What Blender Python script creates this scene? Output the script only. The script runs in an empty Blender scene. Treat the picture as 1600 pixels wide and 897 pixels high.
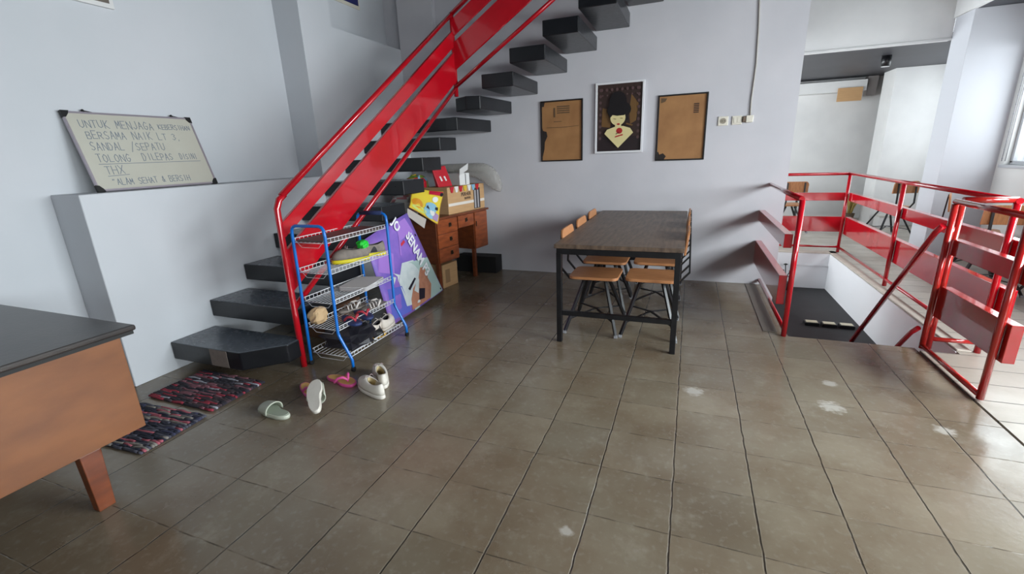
import bpy, bmesh, math, random
from mathutils import Vector, Matrix, Euler
PI = math.pi
rnd = random.Random(7)
SC = bpy.context.scene
COL = SC.collection

# ------------------------------------------------------------------ camera
def rot_cam(yaw, pitch, roll):
    cy, sy, cp, sp, cr, sr = math.cos(yaw), math.sin(yaw), math.cos(pitch), math.sin(pitch), math.cos(roll), math.sin(roll)
    fwd = Vector((-sy*cp, cy*cp, sp)); right = Vector((cy, sy, 0)); up = right.cross(fwd)
    r2 = cr*right + sr*up; u2 = -sr*right + cr*up
    return Matrix((r2, u2, -fwd)).transposed()
cam = bpy.data.cameras.new('camera')
camo = bpy.data.objects.new('camera', cam); COL.objects.link(camo)
camo.matrix_world = Matrix.Translation((0, 0, 1.38)) @ rot_cam(.375830, -.284544, -.038034).to_4x4()
cam.sensor_fit = 'HORIZONTAL'; cam.sensor_width = 36.0; cam.lens = 36.0*706.9/1600.0
cam.clip_start = .02; cam.clip_end = 200
SC.camera = camo

# ------------------------------------------------------------------ world, lights, exposure
w = bpy.data.worlds.new('overcast_sky'); SC.world = w; w.use_nodes = True
bg = w.node_tree.nodes['Background']; bg.inputs[0].default_value = (.88, .94, 1.0, 1); bg.inputs[1].default_value = 3.2

def area(name, loc, size, direction, power, color, spread=180):
    l = bpy.data.lights.new(name, 'AREA'); l.shape = 'RECTANGLE'; l.size, l.size_y = size
    l.energy = power; l.color = color; l.spread = math.radians(spread)
    o = bpy.data.objects.new(name, l); COL.objects.link(o); o.location = loc
    o.rotation_euler = Vector(direction).to_track_quat('-Z', 'Y').to_euler()
    return o
DAY = (.93, .97, 1.0)
area('window_or_added_daylight', (3.36, 5.35, 1.72), (2.4, 1.15), (-1, 0, 0), 70, DAY)
area('window_or_added_daylight', (3.50, 2.3, 1.80), (2.3, 1.15), (-1, 0, -.4), 300, DAY, 150)
area('window_or_added_daylight', (3.9, -3.55, 1.70), (2.9, 1.4), (0, 1, -.4), 245, DAY, 130)  # light of an unseen front window, placed to reach the back wall
area('window_or_added_daylight', (6.0, -1.25, 1.70), (2.9, 1.4), (-1, 0, -.4), 250, DAY, 130)  # added light from the made-up alcove window, brightens left wall and floor
area('window_or_added_daylight', (3.96, 8.3, 1.72), (1.5, 1.15), (-1, 0, 0), 32, DAY)
area('window_or_added_daylight', (-1.16, 7.5, 1.65), (3.8, 1.1), (1, 0, 0), 250, DAY)  # added light from a hidden window, brightens far room and stairwell

SC.view_settings.view_transform = 'Standard'; SC.view_settings.look = 'None'
SC.view_settings.gamma = 1.0; SC.view_settings.use_curve_mapping = False
SC.view_settings.exposure = -0.38

# ------------------------------------------------------------------ materials
def s2l(c):
    return tuple((v/12.92 if v <= .04045 else ((v+.055)/1.055)**2.4) for v in [x/255 for x in c]) + (1,)
MATS = {}
def mat(name, col, rough=.6, metal=0, var=None, scale=8, vmix=.5, bump=0, bscale=60, coat=0, emit=0, stretch=None, detail=4, rvar=0):
    if name in MATS: return MATS[name]
    m = bpy.data.materials.new(name); m.use_nodes = True; nt = m.node_tree; b = nt.nodes['Principled BSDF']
    b.inputs['Roughness'].default_value = rough; b.inputs['Metallic'].default_value = metal
    b.inputs['Coat Weight'].default_value = coat
    b.inputs['Base Color'].default_value = s2l(col)
    tc = nt.nodes.new('ShaderNodeTexCoord'); mp = nt.nodes.new('ShaderNodeMapping'); nt.links.new(tc.outputs['Object'], mp.inputs[0])
    if stretch: mp.inputs['Scale'].default_value = stretch
    if var:
        n = nt.nodes.new('ShaderNodeTexNoise'); n.inputs['Scale'].default_value = scale; n.inputs['Detail'].default_value = detail
        nt.links.new(mp.outputs[0], n.inputs['Vector'])
        r = nt.nodes.new('ShaderNodeMapRange'); r.inputs[1].default_value = .35; r.inputs[2].default_value = .7; r.inputs[4].default_value = vmix
        nt.links.new(n.outputs['Fac'], r.inputs[0])
        mx = nt.nodes.new('ShaderNodeMix'); mx.data_type = 'RGBA'; mx.inputs[6].default_value = s2l(col); mx.inputs[7].default_value = s2l(var)
        nt.links.new(r.outputs[0], mx.inputs[0]); nt.links.new(mx.outputs[2], b.inputs['Base Color'])
    if bump:
        n2 = nt.nodes.new('ShaderNodeTexNoise'); n2.inputs['Scale'].default_value = bscale; n2.inputs['Detail'].default_value = 5
        nt.links.new(mp.outputs[0], n2.inputs['Vector'])
        bp = nt.nodes.new('ShaderNodeBump'); bp.inputs['Strength'].default_value = bump; bp.inputs['Distance'].default_value = .01
        nt.links.new(n2.outputs['Fac'], bp.inputs['Height']); nt.links.new(bp.outputs[0], b.inputs['Normal'])
        if rvar:
            r2 = nt.nodes.new('ShaderNodeMapRange'); r2.inputs[3].default_value = rough-rvar; r2.inputs[4].default_value = rough+rvar
            nt.links.new(n2.outputs['Fac'], r2.inputs[0]); nt.links.new(r2.outputs[0], b.inputs['Roughness'])
    if emit:
        b.inputs['Emission Color'].default_value = s2l(col); b.inputs['Emission Strength'].default_value = emit
    MATS[name] = m; return m

SCUFFS = [(.80, 2.64, .07), (.86, 2.93, .045), (.10, 2.60, .06), (1.25, 2.55, .05), (-.35, 1.35, .03)]
def floor_material(name, c1, c2, c3, tx, ty, ox, oy, rough, board=False):
    m = bpy.data.materials.new(name); m.use_nodes = True; nt = m.node_tree; N = nt.nodes; L = nt.links; b = N['Principled BSDF']
    tc = N.new('ShaderNodeTexCoord'); sep = N.new('ShaderNodeSeparateXYZ')
    wob = N.new('ShaderNodeTexNoise'); wob.inputs['Scale'].default_value = 9; wob.inputs['Detail'].default_value = 6
    L.new(tc.outputs['Object'], wob.inputs['Vector'])
    wm = N.new('ShaderNodeVectorMath'); wm.operation = 'MULTIPLY_ADD'
    wm.inputs[1].default_value = (.012, .012, 0); L.new(wob.outputs['Color'], wm.inputs[0]); L.new(tc.outputs['Object'], wm.inputs[2])
    L.new(wm.outputs[0], sep.inputs[0])
    def mth(op, a, bb=None, c=None):
        n = N.new('ShaderNodeMath'); n.operation = op
        for i, v in enumerate((a, bb, c)):
            if v is None: continue
            if isinstance(v, (int, float)): n.inputs[i].default_value = v
            else: L.new(v, n.inputs[i])
        return n.outputs[0]
    ux = mth('DIVIDE', mth('SUBTRACT', sep.outputs[0], ox), tx); uy = mth('DIVIDE', mth('SUBTRACT', sep.outputs[1], oy), ty)
    ix, iy = mth('FLOOR', ux), mth('FLOOR', uy)
    fx, fy = mth('SUBTRACT', ux, ix), mth('SUBTRACT', uy, iy)
    dx = mth('MULTIPLY', mth('MINIMUM', fx, mth('SUBTRACT', 1, fx)), tx); dy = mth('MULTIPLY', mth('MINIMUM', fy, mth('SUBTRACT', 1, fy)), ty)
    cb = N.new('ShaderNodeCombineXYZ'); L.new(ix, cb.inputs[0]); L.new(iy, cb.inputs[1])
    wn = N.new('ShaderNodeTexWhiteNoise'); wn.noise_dimensions = '2D'; L.new(cb.outputs[0], wn.inputs['Vector'])
    n1 = N.new('ShaderNodeTexNoise'); n1.inputs['Scale'].default_value = 2.2; n1.inputs['Detail'].default_value = 7; n1.inputs['Roughness'].default_value = .62
    L.new(tc.outputs['Object'], n1.inputs['Vector'])
    n3 = N.new('ShaderNodeTexNoise'); n3.inputs['Scale'].default_value = 38; n3.inputs['Detail'].default_value = 6
    L.new(tc.outputs['Object'], n3.inputs['Vector'])
    def mix(f, a, bb):
        x = N.new('ShaderNodeMix'); x.data_type = 'RGBA'
        L.new(f, x.inputs[0])
        for i, v in ((6, a), (7, bb)):
            if isinstance(v, tuple): x.inputs[i].default_value = v
            else: L.new(v, x.inputs[i])
        return x.outputs[2]
    def rng(v, a, bb, c=0, d=1):
        r = N.new('ShaderNodeMapRange'); L.new(v, r.inputs[0])
        for i, q in enumerate((a, bb, c, d)): r.inputs[i+1].default_value = q
        return r.outputs[0]
    c = mix(rng(wn.outputs['Value'], 0, 1, 0, .9), s2l(c1), s2l(c2))
    c = mix(rng(n1.outputs['Fac'], .42, .68, 0, .75), c, s2l(c3))
    n4 = N.new('ShaderNodeTexNoise'); n4.inputs['Scale'].default_value = .9; n4.inputs['Detail'].default_value = 4; L.new(tc.outputs['Object'], n4.inputs['Vector'])
    c = mix(rng(n4.outputs['Fac'], .46, .66, 0, .6), c, s2l((84, 68, 50) if not board else c3))
    n5 = N.new('ShaderNodeTexNoise'); n5.inputs['Scale'].default_value = 5; n5.inputs['Detail'].default_value = 8; n5.inputs['Roughness'].default_value = .7; L.new(tc.outputs['Object'], n5.inputs['Vector'])
    c = mix(rng(n5.outputs['Fac'], .55, .72, 0, .35), c, s2l((160, 152, 138)))
    c = mix(rng(n3.outputs['Fac'], .55, .75, 0, .3), c, s2l((150, 145, 135)))
    for (sx_, sy_, sr_) in () if board else SCUFFS:      # pale worn scuffs with a shape of their own
        vd = N.new('ShaderNodeVectorMath'); vd.operation = 'DISTANCE'; L.new(tc.outputs['Object'], vd.inputs[0]); vd.inputs[1].default_value = (sx_, sy_, 0)
        k_ = mth('ADD', vd.outputs['Value'], mth('MULTIPLY', mth('SUBTRACT', n3.outputs['Fac'], .5), sr_*1.6))
        c = mix(rng(k_, sr_*.5, sr_, .6, 0), c, s2l((196, 192, 184)))
    # grout: long joints are strong and chipped, cross joints faint
    gate = N.new('ShaderNodeTexNoise'); gate.inputs['Scale'].default_value = 14; L.new(tc.outputs['Object'], gate.inputs['Vector'])
    gx = mth('MULTIPLY', rng(dx, .0016, .0042, 1, 0), rng(gate.outputs['Fac'], .3, .5, .45, 1))
    gy = mth('MULTIPLY', rng(dy, .001, .003, 1, 0), rng(gate.outputs['Fac'], .42, .6, .1, .7))
    if board: gx, gy = mth('MULTIPLY', gx, .5), mth('MULTIPLY', rng(dy, .002, .005, 1, 0), 1.0)
    g = mth('MAXIMUM', gx, gy)
    c = mix(mth('MULTIPLY', g, .85), c, s2l((34, 30, 26)))
    # pale mortar lip beside the joint
    lip = mth('MULTIPLY', mth('MULTIPLY', rng(dx, .004, .0075, 1, 0), rng(dx, .0035, .005, 0, 1)), rng(gate.outputs['Fac'], .45, .6, 0, .55))
    c = mix(lip, c, s2l((165, 158, 145)))
    L.new(c, b.inputs['Base Color'])
    ro = rng(n1.outputs['Fac'], .3, .75, rough-.08, rough+.15)
    L.new(ro, b.inputs['Roughness']); b.inputs['Specular IOR Level'].default_value = .6
    bp = N.new('ShaderNodeBump'); bp.inputs['Strength'].default_value = .55; bp.inputs['Distance'].default_value = .006
    h = mth('ADD', mth('MULTIPLY', g, -1.0), mth('ADD', mth('MULTIPLY', n3.outputs['Fac'], .12), mth('ADD', mth('MULTIPLY', n1.outputs['Fac'], .5), mth('MULTIPLY', wn.outputs['Value'], .25))))
    L.new(h, bp.inputs['Height']); L.new(bp.outputs[0], b.inputs['Normal'])
    return m

M_FLOOR = floor_material('worn_cement_tiles', (122, 112, 96), (140, 128, 110), (108, 90, 70), .310, .300, .022, 1.168, .2)
M_FLOOR2 = floor_material('pale_floor_boards', (165, 158, 148), (185, 178, 168), (150, 140, 128), 1.2, .22, .2, .1, .34, True)
M_WALL = mat('white_plaster', (204, 202, 207), .75, var=(188, 188, 194), scale=1.6, vmix=.6, bump=.12, bscale=14)
M_WALLL = mat('white_plaster_left', (202, 204, 209), .72, var=(190, 195, 200), scale=1.3, vmix=.6, bump=.1, bscale=12)
M_WHITE = mat('white_paint', (222, 221, 220), .6, var=(205, 204, 204), scale=3, bump=.05)
M_CREAM = mat('cream_ledge', (200, 192, 180), .6, var=(170, 160, 148), scale=12)
M_DCEIL = mat('dark_grey_paint', (62, 62, 68), .5, var=(50, 50, 56), scale=3)
M_WELL = mat('charcoal_board', (52, 52, 54), .75, var=(44, 43, 44), scale=5)
M_BLK = mat('black_steel', (17, 17, 20), .34, metal=.0, var=(40, 40, 44), scale=20, vmix=.4)
M_TREAD = mat('black_painted_tread', (15, 16, 20), .3, var=(30, 32, 37), scale=3, vmix=.5, bump=.05, bscale=25, rvar=.06)
M_TREADT = mat('tread_top_window_sheen', (84, 90, 98), .26, var=(58, 63, 70), scale=3, vmix=.7, bump=.05, bscale=25, rvar=.08)  # grazing window reflection on the tread tops, put into the base colour
M_RED = mat('red_gloss_paint', (182, 14, 30), .14, coat=.6, var=(160, 14, 26), scale=5, vmix=.6, bump=.04, bscale=30)
M_REDW = mat('red_worn_paint', (168, 30, 30), .15, coat=.6, var=(150, 45, 30), scale=14, vmix=.6, bump=.06, bscale=40)
M_PLY = mat('chair_plywood', (186, 128, 84), .42, var=(152, 98, 62), scale=6, stretch=(2, 14, 2), vmix=.7)
M_PLYE = mat('plywood_edge', (200, 145, 100), .5, var=(130, 80, 50), scale=40, stretch=(1, 1, 8))
M_TOPW = mat('weathered_table_wood', (112, 92, 76), .42, var=(70, 56, 48), scale=4, stretch=(9, 1.2, 4), vmix=.95, bump=.25, bscale=20, detail=8)
M_BROWN = mat('desk_veneer', (132, 84, 52), .4, var=(104, 62, 38), scale=3, stretch=(3, 1.2, 3), vmix=.8, detail=6)
M_BROWN2 = mat('old_desk_veneer', (120, 62, 34), .33, var=(86, 42, 24), scale=4, stretch=(3, 1.5, 6), vmix=.8)
M_DTOP = mat('dark_laminate', (48, 44, 44), .3, var=(66, 58, 54), scale=5, vmix=.6, bump=.05)
M_CARD = mat('cardboard', (196, 156, 112), .8, var=(178, 138, 96), scale=4, stretch=(1, 1, 9))
M_CARD2 = mat('framed_brown_paper', (168, 122, 76), .7, var=(140, 96, 58), scale=5, vmix=.8)
M_BLUE = mat('blue_enamel', (14, 108, 196), .28)
M_NAVY = mat('navy_foam', (26, 42, 84), .8, bump=.1)
M_WIRE = mat('white_coated_wire', (225, 225, 228), .35)
M_RUB = mat('black_rubber', (18, 18, 19), .6)
M_GLASSW = bpy.data.materials.new('window_glass'); M_GLASSW.use_nodes = True
_nt = M_GLASSW.node_tree; _nt.nodes.remove(_nt.nodes['Principled BSDF'])
_t = _nt.nodes.new('ShaderNodeBsdfTransparent'); _t.inputs[0].default_value = (.95, .97, .97, 1); _g = _nt.nodes.new('ShaderNodeBsdfGlossy'); _g.inputs['Roughness'].default_value = .02
_m = _nt.nodes.new('ShaderNodeMixShader'); _m.inputs[0].default_value = .05
_nt.links.new(_t.outputs[0], _m.inputs[1]); _nt.links.new(_g.outputs[0], _m.inputs[2])
_nt.links.new(_m.outputs[0], _nt.nodes['Material Output'].inputs[0])
def clear_plastic(name, tint, opac, rough):
    m = bpy.data.materials.new(name); m.use_nodes = True; nt = m.node_tree; b = nt.nodes['Principled BSDF']
    b.inputs['Base Color'].default_value = s2l(tint); b.inputs['Roughness'].default_value = rough
    b.inputs['Alpha'].default_value = opac
    n = nt.nodes.new('ShaderNodeTexNoise'); n.inputs['Scale'].default_value = 18; n.inputs['Distortion'].default_value = 1.5
    tc = nt.nodes.new('ShaderNodeTexCoord'); nt.links.new(tc.outputs['Object'], n.inputs['Vector'])
    bp = nt.nodes.new('ShaderNodeBump'); bp.inputs['Strength'].default_value = .8; bp.inputs['Distance'].default_value = .02
    nt.links.new(n.outputs['Fac'], bp.inputs['Height']); nt.links.new(bp.outputs[0], b.inputs['Normal'])
    return m
M_PLAST = clear_plastic('clear_plastic_film', (196, 192, 186), .42, .12)

# ------------------------------------------------------------------ mesh builder
class MB:
    def __init__(s): s.bm = bmesh.new(); s.smooth = []
    def face(s, vs, mi=0, smooth=False):
        try:
            f = s.bm.faces.new(vs); f.material_index = mi; f.smooth = smooth; return f
        except ValueError: return None
    def hexa(s, P, mi=0):
        v = [s.bm.verts.new(p) for p in P]
        for q in ((0, 3, 2, 1), (4, 5, 6, 7), (0, 1, 5, 4), (1, 2, 6, 5), (2, 3, 7, 6), (3, 0, 4, 7)): s.face([v[i] for i in q], mi)
        return s
    def box(s, a, b, mi=0, mtx=None):
        x0, y0, z0 = a; x1, y1, z1 = b
        P = [Vector(p) for p in ((x0, y0, z0), (x1, y0, z0), (x1, y1, z0), (x0, y1, z0), (x0, y0, z1), (x1, y0, z1), (x1, y1, z1), (x0, y1, z1))]
        if mtx: P = [mtx @ p for p in P]
        return s.hexa(P, mi)
    def bar(s, p, q, wd, th, up=(0, 0, 1), mi=0):
        p, q = Vector(p), Vector(q); d = (q-p).normalized(); u = Vector(up)
        if abs(d.dot(u)) > .98: u = Vector((1, 0, 0))
        side = d.cross(u).normalized(); u2 = side.cross(d).normalized()
        a, b = side*wd/2, u2*th/2
        return s.hexa([p-a-b, p+a-b, p+a+b, p-a+b, q-a-b, q+a-b, q+a+b, q-a+b], mi)
    def tube(s, pts, r, n=10, closed=False, mi=0, cap=True, rs=None):
        pts = [Vector(p) for p in pts]; K = len(pts); rings = []
        prev = None
        for i, p in enumerate(pts):
            if closed: t = (pts[(i+1) % K]-pts[i-1]).normalized()
            elif i == 0: t = (pts[1]-p).normalized()
            elif i == K-1: t = (p-pts[-2]).normalized()
            else: t = ((pts[i+1]-p).normalized()+(p-pts[i-1]).normalized()).normalized()
            if prev is None:
                a = Vector((0, 0, 1)) if abs(t.z) < .9 else Vector((1, 0, 0)); u = t.cross(a).normalized()
            else:
                u = (prev-t*prev.dot(t)).normalized()
            prev = u; v = t.cross(u); rr = rs[i] if rs else r
            rings.append([s.bm.verts.new(p+(u*math.cos(2*PI*k/n)+v*math.sin(2*PI*k/n))*rr) for k in range(n)])
        for i in range(K if closed else K-1):
            A, B = rings[i], rings[(i+1) % K]
            for k in range(n): s.face([A[k], A[(k+1) % n], B[(k+1) % n], B[k]], mi, True)
        if cap and not closed:
            s.face(rings[0][::-1], mi); s.face(rings[-1], mi)
        return s
    def prism(s, poly, z0, z1, mi=0, f=None, smooth=False):
        """poly: 2-D outline; f maps (u,v,h) -> 3-D"""
        f = f or (lambda u, v, h: (u, v, h))
        A = [s.bm.verts.new(f(u, v, z0)) for u, v in poly]; B = [s.bm.verts.new(f(u, v, z1)) for u, v in poly]
        n = len(poly)
        s.face(A[::-1], mi); s.face(B, mi)
        for k in range(n): s.face([A[k], A[(k+1) % n], B[(k+1) % n], B[k]], mi, smooth)
        return s
    def rings(s, R, mi=0, cap0=True, cap1=True, smooth=True, mis=None):
        V = [[s.bm.verts.new(p) for p in r] for r in R]; n = len(R[0])
        for i in range(len(V)-1):
            for k in range(n): s.face([V[i][k], V[i][(k+1) % n], V[i+1][(k+1) % n], V[i+1][k]], (mis[i] if mis else mi), smooth)
        if cap0: s.face(V[0][::-1], mis[0] if mis else mi)
        if cap1: s.face(V[-1], mis[-1] if mis else mi)
        return s
    def grid(s, P, mi=0, smooth=True):
        V = [[s.bm.verts.new(p) for p in r] for r in P]
        for i in range(len(V)-1):
            for k in range(len(V[0])-1): s.face([V[i][k], V[i][k+1], V[i+1][k+1], V[i+1][k]], mi, smooth)
        return s

def link(name, mb, mats, parent=None, shift=None, bevel=0, solid=0, sub=0, seg=2, recenter=False):
    me = bpy.data.meshes.new(name); bmesh.ops.recalc_face_normals(mb.bm, faces=mb.bm.faces)
    o = bpy.data.objects.new(name, me)
    if recenter:
        xs = [v.co for v in mb.bm.verts]
        c = Vector(((min(v.x for v in xs)+max(v.x for v in xs))/2, (min(v.y for v in xs)+max(v.y for v in xs))/2, min(v.z for v in xs)))
        bmesh.ops.translate(mb.bm, verts=mb.bm.verts, vec=-c); o.location = c
    elif shift is not None:
        bmesh.ops.translate(mb.bm, verts=mb.bm.verts, vec=-Vector(shift))
    mb.bm.to_mesh(me); mb.bm.free()
    for m in (mats if isinstance(mats, (list, tuple)) else [mats]): me.materials.append(m)
    COL.objects.link(o)
    if parent: o.parent = parent
    if solid:
        md = o.modifiers.new('thickness', 'SOLIDIFY'); md.thickness = solid; md.offset = 0
    if sub:
        md = o.modifiers.new('smooth', 'SUBSURF'); md.levels = sub; md.render_levels = sub
    if bevel:
        md = o.modifiers.new('edge', 'BEVEL'); md.width = bevel; md.segments = seg; md.limit_method = 'ANGLE'; md.angle_limit = math.radians(40)
    return o
def tag(o, label, cat, group=None):
    o['label'] = label; o['category'] = cat
    if group: o['group'] = group
    return o
def thing(name, label, cat, loc, rz=0, group=None):
    o = bpy.data.objects.new(name, None); COL.objects.link(o); o.location = loc; o.rotation_euler = (0, 0, rz); o.empty_display_size = .1
    return tag(o, label, cat, group)
def struct(name, mb, mats, bevel=0):
    o = link(name, mb, mats, bevel=bevel); o['kind'] = 'structure'; return o
def W(name, mb, mats, t, **k):      # a part whose shape is given in the place's own coordinates
    return link(name, mb, mats, t, shift=t.location, **k)
def copy_tree(o, parent=None):
    c = o.copy(); COL.objects.link(c)
    if parent: c.parent = parent
    for ch in [x for x in bpy.data.objects if x.parent == o and x.name in COL.objects]: copy_tree(ch, c)
    return c

# ------------------------------------------------------------------ lettering
FONT = {
'A': [[(0, 0), (.5, 1), (1, 0)], [(.2, .38), (.8, .38)]], 'B': [[(0, 0), (0, 1), (.7, 1), (.85, .78), (.6, .53), (0, .53)], [(.6, .53), (.95, .3), (.8, 0), (0, 0)]],
'D': [[(0, 0), (0, 1), (.55, .95), (.95, .5), (.55, .03), (0, 0)]], 'E': [[(1, 1), (0, 1), (0, 0), (1, 0)], [(0, .5), (.8, .5)]],
'G': [[(.95, .85), (.5, 1), (.05, .6), (.15, .1), (.6, 0), (.95, .25), (.95, .45), (.55, .45)]], 'H': [[(0, 0), (0, 1)], [(1, 0), (1, 1)], [(0, .5), (1, .5)]],
'I': [[(.5, 0), (.5, 1)]], 'J': [[(.9, 1), (.9, .2), (.5, 0), (.1, .2)]], 'K': [[(0, 0), (0, 1)], [(.9, 1), (0, .45), (.95, 0)]],
'L': [[(0, 1), (0, 0), (.9, 0)]], 'M': [[(0, 0), (.1, 1), (.5, .35), (.9, 1), (1, 0)]], 'N': [[(0, 0), (0, 1), (1, 0), (1, 1)]],
'O': [[(.5, 1), (.08, .75), (.05, .25), (.5, 0), (.95, .25), (.92, .75), (.5, 1)]], 'P': [[(0, 0), (0, 1), (.75, .97), (.92, .72), (.7, .48), (0, .45)]],
'R': [[(0, 0), (0, 1), (.75, .97), (.9, .72), (.7, .5), (0, .48)], [(.4, .48), (.95, 0)]], 'S': [[(.9, .88), (.5, 1), (.1, .8), (.25, .55), (.8, .4), (.9, .15), (.5, 0), (.05, .12)]],
'T': [[(0, 1), (1, 1)], [(.5, 1), (.5, 0)]], 'U': [[(0, 1), (.05, .2), (.5, 0), (.95, .2), (1, 1)]], 'X': [[(0, 0), (1, 1)], [(0, 1), (1, 0)]],
'3': [[(.05, .9), (.5, 1), (.9, .78), (.5, .55), (.95, .28), (.5, 0), (.05, .12)]], '/': [[(0, -.2), (1, 1.1)]], '&': [[(1, 0), (.3, .75), (.5, 1), (.7, .8), (.1, .3), (.4, 0), (.95, .45)]],
',': [[(.4, .05), (.3, -.15)]], '"': [[(.2, 1), (.1, .8)], [(.6, 1), (.5, .8)]], '>': [[(0, .9), (.9, .5), (0, .1)]], ' ': []}
def scrawl(mb, text, u0, v0, u1, h, thick, f, rng, slant=.06):
    """hand-lettered strokes between u0 and u1 on baseline v0; f maps (u,v)->3-D, with a normal lift"""
    adv = (u1-u0)/len(text); cw = adv*.72
    for i, ch in enumerate(text):
        bu = u0+adv*i+rng.uniform(-.04, .04)*adv; bv = v0+rng.uniform(-.05, .05)*h; hh = h*rng.uniform(.88, 1.08)
        for st in FONT.get(ch, []):
            pts = [(bu+(x+slant*y)*cw, bv+y*hh) for x, y in st]
            for a, b in zip(pts, pts[1:]):
                dx, dy = b[0]-a[0], b[1]-a[1]; l = math.hypot(dx, dy) or 1; nx, ny = -dy/l*thick/2, dx/l*thick/2; ex, ey = dx/l*thick/2, dy/l*thick/2
                mb.prism([(a[0]-nx-ex, a[1]-ny-ey), (b[0]-nx+ex, b[1]-ny+ey), (b[0]+nx+ex, b[1]+ny+ey), (a[0]+nx-ex, a[1]+ny-ey)], .0002, .0012, 0, f)
def type_text(name, text, size, mtx, material, parent, bold=.0, width=1.0):
    cu = bpy.data.curves.new(name, 'FONT'); cu.body = text; cu.size = size; cu.extrude = .0012; cu.offset = bold; cu.resolution_u = 3
    to = bpy.data.objects.new(name, cu); COL.objects.link(to)
    bpy.context.view_layer.update()
    me = bpy.data.meshes.new_from_object(to.evaluated_get(bpy.context.evaluated_depsgraph_get()))
    bpy.data.objects.remove(to)
    me.transform(mtx @ Matrix.Diagonal((width, 1, 1, 1)))
    me.materials.clear(); me.materials.append(material); me.name = name
    o = bpy.data.objects.new(name, me); COL.objects.link(o); o.parent = parent
    return o

# ------------------------------------------------------------------ setting
CZ = 3.6
b = MB()      # main floor with the stairwell cut out
for a, c in (((-3.75, -3.1, -.16), (1.52, 3.66, 0)), ((-3.75, 3.66, -.16), (.76, 5.2, 0))): b.box(a, c)
struct('floor', b, M_FLOOR)
b = MB()
for a, c in (((1.535, .6, -.16), (3.3, 3.62, 0)), ((1.535, -3.1, -.16), (5.7, .6, 0)), ((1.75, 3.62, -.16), (3.3, 7.2, 0)), ((1.75, 7.2, -.16), (3.9, 10.5, 0)), ((.76, 6.8, -.16), (1.75, 10.5, 0)), ((-1, 6.8, -.16), (.76, 10.5, 0)), ((-1, 5.4, -.16), (.6, 6.8, 0))): b.box(a, c)
struct('floor_walkway', b, M_FLOOR2)
b = MB().box((1.52, -3.1, -.16), (1.535, 3.62, -.02)); struct('trim_1', b, M_RUB)
b = MB().box((.60, 3.72, 0), (.70, 5.08, .006)); struct('trim_2', b, mat('threshold_strip', (120, 112, 104), .5), .002)
# well sides
b = MB()
b.box((1.75, 3.62, -2.2), (1.82, 6.9, -.161)); b.box((.70, 6.8, -2.2), (1.75, 6.9, -.161)); b.box((.69, 3.66, -2.2), (.76, 6.8, -.161))
b.box((.69, 5.24, -.16), (.76, 6.8, 0)); b.box((.76, 3.6, -2.2), (1.75, 3.66, -.161))
b.box((1.742, 3.66, -.16), (1.7495, 6.79, -.002)); b.box((.76, 6.785, -.16), (1.742, 6.7995, -.002))
struct('wall_stairwell', b, mat('bright_white', (240, 240, 242), .7))
b = MB().box((.70, 3.6, -2.3), (1.82, 6.9, -2.2)); struct('floor_lower', b, mat('lower_floor', (120, 116, 110), .5))
b = MB()
b.box((1.751, 3.67, .0), (1.83, 6.93, .012)); b.box((.77, 6.80, .0), (1.83, 6.93, .012))
struct('trim_3', b, M_CREAM, .004)
b = MB().box((.76, 4.85, -.52), (1.75, 6.8, -.47)); struct('ceiling_lower', b, M_WELL)
b = MB()
for k in range(6): b.box((.77, 3.67+.2*k, -2.2), (1.74, 3.87+.2*k, -.24-.19*k-.0))
struct('floor_steps', b, mat('concrete', (110, 106, 100), .7))
# walls
b = MB().box((-3.76, -3.1, 0), (-3.61, 3.55, CZ)); b.box((-3.76, 3.55, 0), (-3.32, 3.95, CZ)); b.box((-3.76, 3.95, 0), (-3.32, 5.24, 2.62)); b.box((-3.76, 3.95, 2.62), (-3.60, 5.24, CZ))
struct('wall_left', b, M_WALLL)
b = MB().box((-3.61, 1.597, 0), (-3.32, 3.55, 1.246)); struct('wall_left_ledge', b, M_WALLL, .006)
b = MB().box((-3.32, 5.10, -.0), (.87, 5.24, 2.78)); b.box((-3.04, 5.10, 2.78), (-2.86, 5.24, CZ)); b.box((-2.0, 5.10, 2.78), (.87, 5.24, CZ)); b.box((-2.86, 5.17, 2.78), (-2.0, 5.24, CZ)); b.box((-3.32, 5.10, 2.78), (-3.04, 5.24, CZ)); b.box((.76, 5.10, -2.2), (.87, 5.24, 0)); b.box((-3.76, 5.24, 2.62), (-3.0, 5.30, CZ))
struct('wall_back', b, M_WALL)
b = MB().box((-1, 10.3, 0), (3.9, 10.45, 2.46)); struct('wall_far', b, M_WHITE)
b = MB().box((-1.1, 5.24, 0), (-1, 10.45, 1.08)); b.box((-1.1, 5.24, 2.25), (-1, 10.45, 2.46)); b.box((-1.1, 5.24, 1.08), (-1, 5.6, 2.25)); b.box((-1.1, 9.5, 1.08), (-1, 10.45, 2.25)); struct('wall_far_left', b, M_WHITE)  # hidden wall, opening added to let light into the far room
b = MB().box((-3.76, -3.25, 0), (5.75, -3.1, .8)); b.box((-3.76, -3.25, 2.35), (5.75, -3.1, CZ)); b.box((-3.76, -3.25, .8), (2.35, -3.1, 2.35)); b.box((5.45, -3.25, .8), (5.75, -3.1, 2.35)); struct('wall_front', b, mat('grey_wall', (120, 118, 118), .8))  # unseen front wall, widened and opened for the added window
b = MB().box((5.6, -3.1, 0), (5.75, .75, .8)); b.box((5.6, -3.1, 2.35), (5.75, .75, CZ)); b.box((5.6, -3.1, .8), (5.75, -2.8, 2.35)); b.box((5.6, .3, .8), (5.75, .75, 2.35)); b.box((3.32, .6, 0), (5.6, .75, CZ)); struct('wall_alcove_added', b, mat('grey_wall', (120, 118, 118), .8))  # unseen alcove, added to make room for extra window light
M_UNDER = mat('window_parapet', (205, 205, 203), .7)
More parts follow.
